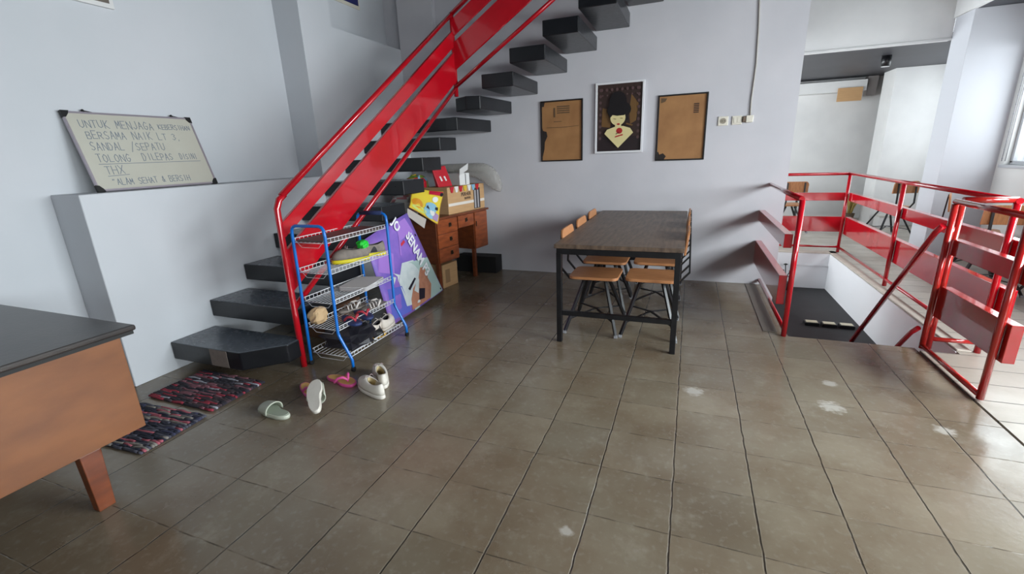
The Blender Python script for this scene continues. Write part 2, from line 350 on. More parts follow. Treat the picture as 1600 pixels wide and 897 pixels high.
b = MB().box((3.17, .6, 0), (3.32, 6.8, 1.08)); WIN = [(1.1, 3.55), (4.05, 6.68)]
b.box((3.17, .6, 2.35), (3.32, 6.8, 2.75))
ys = [.6]+[v for p in WIN for v in p]+[6.8]
for i in range(0, len(ys), 2): b.box((3.17, ys[i], 1.08), (3.32, ys[i+1], 2.35))
struct('wall_right', b, M_UNDER)
b = MB().box((3.75, 7.2, 0), (3.9, 10.3, 1.08)); b.box((3.75, 7.2, 2.35), (3.9, 10.3, 2.46)); b.box((3.75, 7.2, 1.08), (3.9, 7.5, 2.35)); b.box((3.75, 9.1, 1.08), (3.9, 10.3, 2.35)); struct('wall_far_right', b, M_WHITE)
M_FRAME = mat('window_frame_paint', (170, 172, 176), .4)
for i, (y0, y1) in enumerate(WIN):
    zb = 1.08
    e = bpy.data.objects.new('window_%d' % (i+1), None); COL.objects.link(e); e.location = (3.24, (y0+y1)/2, zb); e['kind'] = 'structure'
    b = MB(); n = 4 if y1-y0 > 2 else 2
    for k in range(n+1):
        y = y0+.02+(y1-y0-.04)*k/n; b.box((3.22, y-.02, zb+.02), (3.26, y+.02, 2.33))
    b.box((3.22, y0, zb), (3.26, y1, 1.12)); b.box((3.22, y0, 2.31), (3.26, y1, 2.35))
    W('window_frame', b, M_FRAME, e, bevel=.003)
    W('window_glass', MB().box((3.238, y0+.02, zb+.04), (3.242, y1-.02, 2.31)), M_GLASSW, e)
    W('window_sill', MB().box((3.14, y0-.03, zb-.03), (3.21, y1+.03, zb)), M_FRAME, e, bevel=.003)
e = bpy.data.objects.new('window_3', None); COL.objects.link(e); e.location = (3.82, 8.3, 1.08); e['kind'] = 'structure'
b = MB()
for y in (7.5, 8.28, 9.06): b.box((3.80, y, 1.12), (3.84, y+.04, 2.31))
b.box((3.80, 7.5, 1.08), (3.84, 9.1, 1.12)); b.box((3.80, 7.5, 2.31), (3.84, 9.1, 2.35)); W('window_frame', b, M_FRAME, e, bevel=.003)
W('window_glass', MB().box((3.818, 7.54, 1.12), (3.822, 9.06, 2.31)), M_GLASSW, e)
e = bpy.data.objects.new('window_5', None); COL.objects.link(e); e.location = (3.9, -3.17, .8); e['kind'] = 'structure'  # unseen window put here for its light on the back wall
b = MB()
for k in range(4): b.box((2.35+1.02*k, -3.2, .84), (2.39+1.02*k, -3.16, 2.31))
b.box((2.35, -3.2, .8), (5.45, -3.16, .84)); b.box((2.35, -3.2, 2.31), (5.45, -3.16, 2.35)); W('window_frame', b, M_FRAME, e, bevel=.003)
W('window_glass', MB().box((2.39, -3.182, .84), (5.41, -3.178, 2.31)), M_GLASSW, e)
e = bpy.data.objects.new('window_4', None); COL.objects.link(e); e.location = (5.67, -1.25, .8); e['kind'] = 'structure'  # unseen window added in the alcove for more side light
b = MB()
for k in range(4): b.box((5.65, -2.8+1.02*k, .84), (5.69, -2.76+1.02*k, 2.31))
b.box((5.65, -2.8, .8), (5.69, .3, .84)); b.box((5.65, -2.8, 2.31), (5.69, .3, 2.35)); W('window_frame', b, M_FRAME, e, bevel=.003)
W('window_glass', MB().box((5.668, -2.76, .84), (5.672, .26, 2.31)), M_GLASSW, e)
e = bpy.data.objects.new('window_6', None); COL.objects.link(e); e.location = (-1.05, 7.5, 1.08); e['kind'] = 'structure'  # hidden window, added as a source for the far room
b = MB()
for k in range(5): b.box((-1.07, 5.6+.965*k, 1.12), (-1.03, 5.64+.965*k, 2.21))
b.box((-1.07, 5.6, 1.08), (-1.03, 9.5, 1.12)); b.box((-1.07, 5.6, 2.21), (-1.03, 9.5, 2.25)); W('window_frame', b, M_FRAME, e, bevel=.003)
W('window_glass', MB().box((-1.052, 5.64, 1.12), (-1.048, 9.46, 2.21)), M_GLASSW, e)
# pillars, beam, bulkhead, ceilings
b = MB().box((2.68, 6.8, 0), (3.9, 7.2, 2.68)); struct('wall_pillar_near', b, mat('pillar_paint', (196, 197, 203), .6), .004)
b = MB().box((2.89, 9.4, 0), (3.75, 9.9, 2.46)); struct('wall_pillar_far', b, M_WHITE, .004)
b = MB().box((.87, 7.2, 2.46), (2.68, 7.3, CZ)); struct('wall_bulkhead', b, M_WHITE)
b = MB().box((.87, 7.185, 2.452), (2.68, 7.2, 2.475)); struct('trim_4', b, M_WHITE)
b = MB().box((2.66, -3.1, 2.68), (2.70, 7.2, CZ)); struct('ceiling_beam', b, M_WHITE)
b = MB().box((2.70, .6, 2.68), (3.32, 7.2, 2.75)); b.box((2.70, -3.1, 2.68), (5.7, .6, 2.75)); struct('ceiling_window_strip', b, M_DCEIL)
b = MB().box((-1, 7.3, 2.46), (3.9, 10.45, 2.54)); b.box((2.68, 7.2, 2.46), (3.9, 7.3, 2.54)); b.box((-1, 5.24, 2.46), (.8, 7.3, 2.54)); struct('ceiling_far', b, M_DCEIL)
b = MB().box((-3.76, -3.1, CZ), (2.70, 7.3, CZ+.1)); struct('ceiling', b, M_DCEIL)
# far wall dressing
b = MB().box((.6, 10.05, 2.22), (2.72, 10.3, 2.40)); struct('trim_5', b, M_WHITE, .004)
tag(link('cardboard_sheet', MB().box((2.30, 10.02, 2.06), (2.66, 10.04, 2.28)), M_CARD, recenter=True), 'small brown cardboard rectangle fixed high on the far white wall', 'cardboard')
b = MB().box((2.74, 10.1, 2.14), (2.88, 10.29, 2.45)); tag(link('wall_duct', b, mat('grey_duct', (130, 124, 122), .6), recenter=True, bevel=.004), 'grey square duct under the dark soffit beside the far pillar', 'duct')
t = thing('ceiling_spotlight', 'black cylindrical spotlight on the dark soffit of the far room', 'lamp', (2.33, 8.0, 2.46))
b = MB(); b.tube([(0, 0, 0), (0, 0, -.13)], .055, 20); link('housing', b, M_BLK, t)
b = MB(); b.tube([(0, 0, -.131), (0, 0, -.136)], .045, 20); link('lens', b, mat('spot_lens', (230, 232, 235), .2), t)

# ------------------------------------------------------------------ staircase
ZT = [.21, .415, .612, .806, .998, 1.19, 1.385, 1.575, 1.767, 1.95, 2.13, 2.316, 2.495, 2.67, 2.85, 3.03]
TH = .128
t = thing('staircase', 'black painted staircase of thick floating treads climbing from left ledge along back wall', 'staircase', (-2.9, 3.4, 0))
def xe(y): return -2.475+(y-2.0)*.042
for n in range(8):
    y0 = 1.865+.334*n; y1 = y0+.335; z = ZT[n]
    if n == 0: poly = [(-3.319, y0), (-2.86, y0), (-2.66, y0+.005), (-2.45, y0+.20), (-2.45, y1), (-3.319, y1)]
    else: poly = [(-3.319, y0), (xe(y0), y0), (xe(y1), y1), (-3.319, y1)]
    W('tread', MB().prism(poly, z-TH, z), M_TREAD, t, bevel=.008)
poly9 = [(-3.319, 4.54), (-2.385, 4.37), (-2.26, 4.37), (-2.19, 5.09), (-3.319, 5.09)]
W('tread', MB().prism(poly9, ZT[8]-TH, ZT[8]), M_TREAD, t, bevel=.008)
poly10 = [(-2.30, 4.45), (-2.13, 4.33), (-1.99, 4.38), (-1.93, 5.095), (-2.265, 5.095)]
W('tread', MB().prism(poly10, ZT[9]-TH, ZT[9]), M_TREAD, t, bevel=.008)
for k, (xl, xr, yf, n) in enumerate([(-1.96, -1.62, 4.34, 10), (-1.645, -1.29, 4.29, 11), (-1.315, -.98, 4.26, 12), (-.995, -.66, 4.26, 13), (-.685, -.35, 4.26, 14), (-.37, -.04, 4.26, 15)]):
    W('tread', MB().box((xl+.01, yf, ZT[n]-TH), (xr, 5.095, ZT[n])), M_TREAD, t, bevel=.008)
# pale repaired patch on the lowest tread's front face
W('patch', MB().box((-2.93, 1.862, .09), (-2.77, 1.8645, .207)), mat('bare_patch', (120, 108, 100), .7, var=(90, 80, 74), scale=30), t)

for c in [x for x in bpy.data.objects if x.name.split('.')[0] == 'tread']:      # upward faces get the lighter colour with painted-in window sheen
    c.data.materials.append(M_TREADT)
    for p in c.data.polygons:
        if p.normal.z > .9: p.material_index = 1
t = thing('stair_railing', 'red steel stair railing with two sloping bands beside the floating black treads', 'railing', (-2.46, 2.18, 0))
A = Vector((-2.46, 2.19, 0)); B = Vector((-2.225, 4.33, 0))
def lo(s, z): return (A.x+(B.x-A.x)*s, A.y+(B.y-A.y)*s, z)
def slab(mb, s0, za0, zb0, s1, za1, zb1, th, f):
    n = Vector((0, 1, 0)) if f is up_ else Vector((1, -.11, 0)).normalized()
    P = [Vector(f(s0, za0)), Vector(f(s1, za1)), Vector(f(s1, zb1)), Vector(f(s0, zb0))]
    mb.hexa([P[0]-n*th/2, P[1]-n*th/2, P[1]+n*th/2, P[0]+n*th/2, P[3]-n*th/2, P[2]-n*th/2, P[2]+n*th/2, P[3]+n*th/2])
def up_(s, z): return (-2.225+s, 4.33, z)
W('post', MB().tube([(-2.46, 2.18, .0), (-2.46, 2.18, .4), (-2.458, 2.185, 1.10), (-2.455, 2.21, 1.155), lo(.03, 1.185)], .021, 14), M_RED, t)
W('handrail', MB().tube([lo(.02, 1.178), lo(1, 2.675)], .021, 14), M_RED, t)
b = MB(); slab(b, .0, .905, 1.005, 1, 2.397, 2.538, .028, lo); W('upper_band', b, M_RED, t, bevel=.003)
b = MB(); slab(b, .0, .545, .825, 1, 2.09, 2.354, .028, lo); W('lower_band', b, M_RED, t, bevel=.003)
W('bottom_rail', MB().tube([lo(.0, .435), lo(1, 2.03)], .019, 12), M_RED, t)
W('post', MB().tube([(-2.225, 4.335, 1.951), (-2.225, 4.335, 2.69)], .021, 12), M_RED, t)
G = .62; X1 = 1.45
W('handrail', MB().tube([up_(0, 2.675), up_(X1, 2.675+G*X1)], .021, 12), M_RED, t)
b = MB(); slab(b, .0, 2.48, 2.625, X1, 2.48+G*X1, 2.625+G*X1, .028, up_); W('upper_band', b, M_RED, t, bevel=.003)
b = MB(); slab(b, .0, 2.185, 2.425, X1, 2.185+G*X1, 2.425+G*X1, .028, up_); W('lower_band', b, M_RED, t, bevel=.003)
W('bottom_rail', MB().tube([up_(0, 2.04), up_(X1, 2.04+G*X1)], .019, 12), M_RED, t)

# ------------------------------------------------------------------ stairwell railings
def rail_x(t, x, y0, y1, posts, side, mt, zt=1.0, ext=.0, zbar=.065, r=.019):
    W('handrail', MB().tube([(x, y0, zt), (x, y1, zt)], r, 12), mt, t)
    for y in posts: W('post', MB().tube([(x, y, 0), (x, y, zt)], r, 12), mt, t)
    for z0, z1 in ((.665, .765), (.24, .46)):
        W('board', MB().box((x+side*.022, min(y0, y1)-ext, z0), (x+side*.075, max(y0, y1), z1)), mt, t, bevel=.003)
    W('bottom_rail', MB().tube([(x, y0, zbar), (x, y1, zbar)], r*.8, 10), mt, t)
t = thing('stairwell_railing', 'red railing running from back wall corner to single post at stairwell mouth', 'railing', (.72, 3.7, 0))
rail_x(t, .73, 3.68, 5.09, [3.66], -1, M_RED, 1.01, 0, .05)
t = thing('stairwell_railing', 'long red L-shaped railing on the far and right sides of the stairwell', 'railing', (1.86, 5.3, 0))
rail_x(t, 1.86, 3.66, 6.94, [3.68, 5.32, 6.94], 1, M_RED, 1.0, .06)
W('handrail', MB().tube([(.6, 6.94, .998), (1.86, 6.94, .998)], .019, 12), M_RED, t)
for z0, z1 in ((.665, .765), (.265, .46)): W('board', MB().box((.6, 6.945, z0), (1.86, 6.99, z1)), M_RED, t, bevel=.003)
W('bottom_rail', MB().tube([(.6, 6.94, .07), (1.86, 6.94, .07)], .015, 10), M_RED, t)
W('post', MB().tube([(.62, 6.94, 0), (.62, 6.94, 1.0)], .019, 12), M_RED, t)
W('handrail', MB().tube([(1.60, 3.68, 1.005), (1.86, 3.68, 1.005)], .019, 12), M_REDW, t)
W('bottom_rail', MB().tube([(1.60, 3.68, .07), (1.86, 3.68, .07)], .015, 10), M_REDW, t)
W('post', MB().tube([(1.60, 3.68, 0), (1.60, 3.68, 1.0)], .019, 12), M_REDW, t)
t = thing('railing_gate', 'open red gate panel standing over the gap at floor edge, two dark-looking boards', 'gate', (1.55, 3.3, 0))
W('stile', MB().tube([(1.55, 3.64, .012), (1.55, 3.64, .985)], .018, 12), M_REDW, t)
W('stile', MB().tube([(1.55, 2.94, .012), (1.55, 2.94, .985)], .018, 12), M_REDW, t)
W('top_rail', MB().tube([(1.55, 3.64, 1.0), (1.55, 2.94, 1.0)], .018, 12), M_REDW, t)
W('bottom_rail', MB().tube([(1.55, 3.64, .03), (1.55, 2.94, .03)], .016, 12), M_REDW, t)
for z0, z1 in ((.665, .765), (.245, .455)):
    W('board', MB().box((1.572, 2.90, z0), (1.625, 3.63, z1)), M_REDW, t, bevel=.003)
for z in (.2, .8): W('hinge', MB().tube([(1.572, 3.66, z-.04), (1.572, 3.66, z+.04)], .012, 10), M_REDW, t)
t = thing('stairwell_handrail', 'pair of steep red pipes slanting down into stairwell beside gate post', 'handrail', (1.5, 3.9, -.4))
W('upper_pipe', MB().tube([(1.515, 3.64, .85), (1.5, 3.68, .80), (1.5, 4.75, -.40)], .019, 12), M_RED, t)
W('lower_pipe', MB().tube([(1.515, 3.655, .15), (1.5, 3.70, .10), (1.5, 4.75, -1.08)], .016, 12), M_RED, t)

# lamps lying on the dark lower surface
t0 = thing('box_light', 'small boxed light on the dark lower surface, leftmost of three', 'lamp', (1.30, 5.32, -.47), 0, 'boxed lights on the dark surface')
link('housing', MB().box((-.065, -.045, 0), (.065, .05, .035)), M_BLK, t0, bevel=.003)
link('diffuser', MB().box((-.052, -.036, .0355), (.052, .034, .04)), mat('cream_diffuser', (214, 208, 180), .4), t0)
for x, l in ((1.455, 'small boxed light on the dark lower surface, middle of three'), (1.61, 'small boxed light on the dark lower surface, rightmost of three')):
    c = copy_tree(t0); c.location = (x, 5.31, -.47); c['label'] = l
# small black plant-like clamp lamp at the well's far left
t = thing('potted_plant', 'small dark wiry plant in black pot against white stairwell wall', 'plant', (1.27, 6.66, -.47))
b = MB(); b.tube([(0, 0, 0), (0, 0, .10)], .045, 14, rs=[.035, .05]); link('pot', b, M_RUB, t)
b = MB(); b.tube([(0, 0, .1), (.01, 0, .2), (.05, 0, .29)], .006, 6); b.tube([(0, 0, .1), (-.02, .01, .24), (-.03, 0, .33)], .006, 6); b.tube([(.01, 0, .18), (.05, .01, .16), (.07, 0, .08)], .006, 6); link('stem', b, M_RUB, t)
b = MB()
for (x, z) in ((.07, .30), (-.03, .34), (.04, .25), (-.06, .26)):
    b = MB(); b.rings([[(x+.03*s*math.cos(a), .02*s*math.sin(a), z+dz) for a in [2*PI*k/8 for k in range(8)]] for s, dz in ((.3, -.012), (1, 0), (.3, .012))])
    link('leaf', b, mat('dark_leaf', (38, 44, 38), .6), t)

# ------------------------------------------------------------------ dining table and chairs
t = thing('dining_table', 'long weathered wooden table on black steel frame against the back wall', 'table', (-.44, 4.08, 0))
W('tabletop', MB().box((-.885, 3.09, .722), (-.005, 5.06, .752)), M_TOPW, t, bevel=.003)
b = MB()
for x in (-.85, -.04):
    b.box((x-.018, 3.12, .68), (x+.018, 5.02, .7215))
for y in (3.11, 5.02): b.box((-.868, y-.018, .68), (-.022, y+.018, .7215))
b.box((-.868, 4.04, .69), (-.022, 4.07, .7215)); W('frame', b, M_BLK, t, bevel=.002)
for x in (-.85, -.04):
    for y in (3.11, 5.02): W('leg', MB().box((x-.019, y-.019, 0), (x+.019, y+.019, .69)), M_BLK, t, bevel=.002)
W('stretcher', MB().box((-.832, 3.095, .215), (-.058, 3.125, .25)), M_BLK, t, bevel=.002)
W('stretcher', MB().box((-.832, 5.005, .215), (-.058, 5.035, .25)), M_BLK, t, bevel=.002)

def rrect(x0, y0, x1, y1, r, corners=(1, 1, 1, 1), n=5):
    P = []
    for (cx, cy, a0, use) in ((x1-r, y1-r, 0, corners[0]), (x0+r, y1-r, PI/2, corners[1]), (x0+r, y0+r, PI, corners[2]), (x1-r, y0+r, 3*PI/2, corners[3])):
        if use:
            for k in range(n+1):
                a = a0+PI/2*k/n; P.append((cx+r*math.cos(a), cy+r*math.sin(a)))
        else:
            P.append((cx+r*(1 if math.cos(a0+PI/4) > 0 else -1), cy+r*(1 if math.sin(a0+PI/4) > 0 else -1)))
    return P
def make_chair(label, group, sh=.45):
    t = thing('school_chair', label, 'chair', (0, 0, 0), 0, group)
    link('seat', MB().prism(rrect(-.19, -.175, .19, .175, .05), sh-.022, sh), M_PLY, t, bevel=.003)
    link('backrest', MB().prism(rrect(-.175, .645, .175, .815, .05, (1, 1, 0, 0)), 0, .016, 0, lambda u, v, h: (-.232+h-.10*(v-.645), u, v)), M_PLY, t, bevel=.003)
    for sx in (-1, 1):
        for sy in (-1, 1):
            link('leg', MB().bar((sx*.08, sy*.06, sh-.036), (sx*.20, sy*.245, .012), .022, .022), M_BLK, t, bevel=.002)
            link('foot_cap', MB().bar((sx*.1994, sy*.244, .022), (sx*.2006, sy*.246, 0), .026, .026), mat('grey_foot_cap', (150, 150, 154), .4), t, bevel=.002)
    b = MB()
    for sx in (-1, 1):
        for sy in (-1, 1): b.bar((sx*.172, sy*.205, .11), (0, 0, .145), .018, .008)
    link('cross_brace', b, M_BLK, t)
    b = MB()
    for y in (-.12, .12):
        b.bar((.14, y, sh-.029), (-.19, y, sh-.029), .022, .012); b.bar((-.19, y, sh-.029), (-.265, y, sh+.06), .02, .012, (0, 0, 1)); b.bar((-.265, y, sh+.055), (-.252, y, .80), .02, .012, (1, 0, 0))
    b.bar((.02, -.13, sh-.029), (.02, .13, sh-.029), .02, .012)
    link('back_frame', b, M_BLK, t)
    return t
GRP = 'plywood chairs tucked under the dining table'
ch = make_chair('plywood chair with black splayed legs on table left side, nearest of three', GRP); ch.location = (-.655, 3.52, 0)
for (x, y, rz, lab) in ((-.66, 4.05, 0, 'plywood chair on the left side of dining table, middle of three'), (-.665, 4.58, 0, 'plywood chair on the left side of dining table, closest to back wall'),
                        (-.225, 3.55, PI, 'plywood chair on the right side of dining table, nearest of three'), (-.225, 4.10, PI, 'plywood chair on the right side of dining table, middle of three'),
                        (-.225, 4.64, PI, 'plywood chair on the right side of dining table, closest to back wall')):
    c = copy_tree(ch); c.location = (x, y, 0); c.rotation_euler = (0, 0, rz); c['label'] = lab
# chairs and tables in the far room
G2 = 'plywood chairs beyond the stairwell'
for (x, y, rz, lab) in ((1.52, 8.55, PI/2+.1, 'orange plywood chair seen through the far railing, beside wall end'), (1.25, 9.64, PI/2, 'orange plywood chair behind the light table in far left'),
                        (2.80, 8.35, PI*.6, 'plywood chair between far pillar and near pillar'), (2.79, 6.08, -.4, 'pale plywood chair right of near pillar, seen edge-on'),
                        (2.56, 5.36, PI/2, 'dark-looking plywood chair behind gate beneath the right window'), (2.97, 4.95, PI/2, 'plywood chair at right frame edge beneath the right window')):
    c = copy_tree(ch); c.location = (x, y, 0); c.rotation_euler = (0, 0, rz); c['label'] = lab; c['group'] = G2
t = thing('side_table', 'pale square table with black legs in far room behind railing', 'table', (1.45, 9.0, 0))
link('tabletop', MB().box((-.5, -.3, .72), (.35, .3, .745)), mat('pale_table', (214, 196, 172), .5), t, bevel=.003)
for x in (-.46, .31):
    for y in (-.27, .27): link('leg', MB().box((x-.015, y-.015, 0), (x+.015, y+.015, .72)), M_BLK, t)

# dried plant bundle and white box against the far pillar
t = thing('dried_plant', 'dried yellow stalks standing in dark pot before the far wall', 'plant', (2.72, 9.85, 0))
b = MB(); b.tube([(0, 0, 0), (0, 0, .14)], .08, 14, rs=[.06, .085]); link('pot', b, mat('brown_pot', (96, 78, 60), .7), t)
b = MB()
for k in range(26):
    a = rnd.uniform(0, 2*PI); r = rnd.uniform(.02, .12); h = rnd.uniform(.28, .46)
    b.tube([(.03*math.cos(a), .03*math.sin(a), .1), (.6*r*math.cos(a), .6*r*math.sin(a), h*.7), (r*math.cos(a), r*math.sin(a), h)], .008, 5, rs=[.004, .008, .012])
link('stalks', b, mat('dried_stalk', (190, 166, 96), .8, var=(140, 116, 60), scale=20), t)
t = thing('storage_box', 'low white lidded box on the floor against the far pillar', 'box', (3.06, 9.24, 0))
link('body', MB().box((-.12, -.12, 0), (.12, .12, .17)), M_WHITE, t, bevel=.008); link('lid', MB().box((-.13, -.13, .17), (.13, .13, .20)), mat('off_white_lid', (205, 202, 196), .5), t, bevel=.006)
b = MB().tube([(3.12, 6.62, 1.12), (3.12, 6.62, 2.25)], .004, 6); b.tube([(3.12, 6.56, 1.12), (3.12, 6.56, 2.25)], .004, 6)
for k in range(12): b.rings([[(3.12+.008*s*math.cos(a), 6.62+.008*s*math.sin(a), 1.15+.09*k+dz) for a in [2*PI*q/6 for q in range(6)]] for s, dz in ((.3, -.01), (1, 0), (.3, .01))])
tag(link('blind_chain', b, mat('grey_chain', (130, 130, 134), .4), recenter=True), 'grey looped blind chain hanging beside window right of near pillar', 'chain')
tag(link('roller_blind', MB().tube([(3.12, 4.1, 2.30), (3.12, 6.68, 2.30)], .035, 16), mat('blind_tube', (120, 122, 128), .5), recenter=True), 'grey rolled-up blind at top of window right of near pillar', 'blind')

# ------------------------------------------------------------------ frames and electrics on the back wall
YB = 5.10
def wallframe(name, label, cat, x0, x1, z0, z1, fm, fw, dep, zt0=0, zt1=0):
    t = thing(name, label, cat, ((x0+x1)/2, YB, z0))
    b = MB()
    b.box((x0, YB-dep, z1-fw), (x1, YB-.001, z1)); b.box((x0, YB-dep, z0), (x1, YB-.001, z0+fw)); b.box((x0, YB-dep, z0+fw), (x0+fw, YB-.001, z1-fw)); b.box((x1-fw, YB-dep, z0+fw), (x1, YB-.001, z1-fw))
    W('frame', b, fm, t, bevel=.0015); return t
def pic(t, name, polys, mats, x0, z0, sx, sz, y):
    """flat print on the wall: coloured shapes, each a hair in front of the last"""
    b = MB()
    for i, (poly, mi) in enumerate(polys):
        f = lambda u, v, h: (x0+u*sx, h, z0+v*sz)
        b.prism(poly, y-.0006*(i+1), y-.0006*i if i else y+.003, mi, f)
    return W(name, b, mats, t)
FB = mat('thin_black_frame', (22, 18, 18), .4)
INK = mat('faded_ink', (96, 74, 52), .8); BURN = mat('burnt_edge', (38, 30, 28), .8)
FULL = [(0, 0), (1, 0), (1, 1), (0, 1)]
t = wallframe('framed_paper', 'left brown paper in thin black frame, dark tear on its left edge', 'picture', -1.59, -1.12, 1.29, 1.925, FB, .014, .02)
b1 = [(FULL, 0), ([(0, .06), (.05, .2), (.06, .32), (.13, .42), (.11, .5), (.02, .52), (0, .56)], 1), ([(0, .93), (.05, .93), (.07, 1), (0, 1)], 1)]
b1 += [([(.38, .80+.035*k), (.70, .80+.035*k), (.70, .82+.035*k), (.38, .82+.035*k)], 2) for k in range(4)]
b1 += [([(.30, .74), (.34, .74), (.34, .9), (.30, .9)], 2), ([(.30, .66), (.5, .66), (.5, .67), (.30, .67)], 2), ([(.12, .565), (.5, .56), (.93, .575), (.93, .581), (.5, .568), (.12, .572)], 2)]
pic(t, 'paper', b1, [M_CARD2, BURN, INK], -1.576, 1.304, .442, .607, YB-.004)
t = wallframe('framed_paper', 'right brown paper in thin black frame, dark stain in lower left corner', 'picture', -.355, .11, 1.262, 1.893, FB, .014, .02)
b2 = [(FULL, 0), ([(0, 0), (.16, 0), (.2, .05), (.13, .10), (.05, .08), (.02, .13), (0, .12)], 1), ([(.03, .9), (.12, .92), (.16, .97), (.03, .98)], 2)]
b2 += [([(.74, .72+.026*k), (.85, .72+.026*k), (.85, .735+.026*k), (.74, .735+.026*k)], 1) for k in range(6)]
pic(t, 'paper', b2, [M_CARD2, BURN, INK], -.341, 1.276, .437, .603, YB-.004)
t = wallframe('framed_poster', 'white-framed dark poster of black-haired woman hugging pale shoulders', 'picture', -.985, -.490, 1.357, 2.055, mat('white_frame', (225, 225, 228), .4), .02, .03)
def ell(cx, cy, rx, ry, n=20, a0=0, a1=2*PI): return [(cx+rx*math.cos(a0+(a1-a0)*k/n), cy+ry*math.sin(a0+(a1-a0)*k/n)) for k in range(n)]
skin, hair, dark, gold, redp, dot = 1, 2, 0, 3, 4, 5
P3 = [(FULL, 0), ([(.0, .22), (1, .22), (1, 1), (0, 1)], 6), ([(.1, .38), (.3, .36), (.35, .62), (.12, .66)], 3), ([(.75, .40), (.88, .45), (.92, .7), (.76, .84), (.72, .6)], 3)]
for k in range(9): P3.append((ell(.07, .2+.09*k, .032, .024, 8), 5)); P3.append((ell(.93, .2+.09*k, .032, .024, 8), 5))
for k in range(8): P3.append((ell(.1+.115*k, .92, .03, .024, 8), 5)); P3.append((ell(.12+.11*k, .84, .018, .014, 8), 5))
P3 += [(ell(.47, .73, .2, .16), 2), (ell(.5, .62, .27, .13), 2), ([(.24, .6), (.3, .5), (.36, .47), (.36, .6)], 2), ([(.66, .6), (.72, .47), (.64, .45), (.62, .6)], 2), (ell(.48, .50, .17, .115), 1), ([(.27, .58), (.5, .64), (.7, .6), (.62, .535), (.46, .53), (.36, .545), (.30, .50)], 2),
       ([(.42, .36), (.56, .36), (.56, .46), (.42, .46)], 1), ([(.18, .27), (.24, .33), (.42, .37), (.6, .375), (.76, .34), (.83, .27), (.5, .045)], 1), ([(.38, .485), (.44, .478), (.44, .486), (.38, .492)], 3), ([(.53, .49), (.59, .485), (.59, .493), (.53, .497)], 3),
       (ell(.495, .405, .035, .013, 12), 4), (ell(.52, .305, .07, .045, 14), 4), ([(.42, .205), (.6, .235), (.6, .255), (.43, .225)], 4), ([(.44, .25), (.52, .28), (.52, .29), (.44, .262)], 2), ([(.66, .40), (.8, .37), (.82, .385), (.68, .42)], 3)]
pic(t, 'print', P3, [mat('poster_dark', (40, 30, 32), .4), mat('poster_skin', (222, 208, 152), .4), mat('poster_black', (22, 17, 20), .4), mat('poster_gold', (110, 80, 44), .4), mat('poster_red', (176, 40, 42), .4), mat('poster_dots', (88, 66, 66), .4), mat('poster_brown', (56, 40, 36), .4)], -.965, 1.377, .455, .658, YB-.010)
M_SW = mat('switch_plastic', (222, 216, 202), .35)
t = thing('power_socket', 'cream round-hole power socket, leftmost plate right of the frames', 'socket', (.255, YB, 1.575))
W('plate', MB().box((.212, YB-.012, 1.575), (.302, YB-.0005, 1.66)), M_SW, t, bevel=.004)
W('socket_well', MB().tube([(.258, YB-.0125, 1.618), (.258, YB-.016, 1.618)], .026, 18), mat('socket_well', (150, 142, 126), .5), t)
b = MB(); b.tube([(.248, YB-.0165, 1.618), (.248, YB-.018, 1.618)], .004, 8); b.tube([(.268, YB-.0165, 1.618), (.268, YB-.018, 1.618)], .004, 8); W('pin_holes', b, M_RUB, t)
t = thing('light_switch', 'cream double rocker switch plate beside power socket', 'switch', (.38, YB, 1.575))
W('plate', MB().box((.335, YB-.012, 1.578), (.422, YB-.0005, 1.658)), M_SW, t, bevel=.004)
for x in (.349, .381): W('rocker', MB().box((x, YB-.016, 1.594), (x+.028, YB-.0125, 1.642)), M_SW, t, bevel=.002)
t = thing('junction_box', 'small cream surface box with dark side where the wall cable ends', 'box', (.48, YB, 1.59))
W('body', MB().box((.455, YB-.035, 1.592), (.515, YB-.0005, 1.655)), M_SW, t, bevel=.004); W('side_unit', MB().box((.427, YB-.03, 1.597), (.453, YB-.0005, 1.65)), mat('old_brown_plastic', (110, 92, 76), .5), t, bevel=.003)
b = MB(); b.tube([(.487, YB-.01, 1.656), (.484, YB-.01, 1.8), (.494, YB-.01, 2.1), (.482, YB-.01, 2.4), (.465, YB-.01, 2.65), (.46, YB-.01, 3.58)], .0075, 8)
tag(link('wall_cable', b, mat('cable_grey', (176, 172, 166), .5), recenter=True), 'thin grey cable running up the back wall from the junction box', 'cable')
# pictures on the left walls
t = thing('framed_picture', 'white-edged picture high on the left wall, cut by top of view', 'picture', (-3.608, 1.95, 2.385))
W('frame', MB().box((-3.609, 1.72, 2.385), (-3.59, 2.215, 3.05)), M_WHITE, t, bevel=.002)
W('print', MB().box((-3.5899, 1.745, 2.412), (-3.588, 2.19, 3.02)), mat('muddy_photo', (70, 62, 60), .4, var=(140, 128, 116), scale=14, vmix=1), t)
t = thing('wall_poster', 'cream poster with navy band in upper left wall recess', 'poster', (-3.598, 4.6, 3.0))
W('sheet', MB().box((-3.599, 4.28, 2.995), (-3.592, 4.78, 3.5)), mat('cream_paper', (206, 200, 186), .6), t)
W('band', MB().box((-3.5919, 4.32, 3.03), (-3.590, 4.76, 3.12)), mat('navy_ink', (30, 36, 92), .5), t)

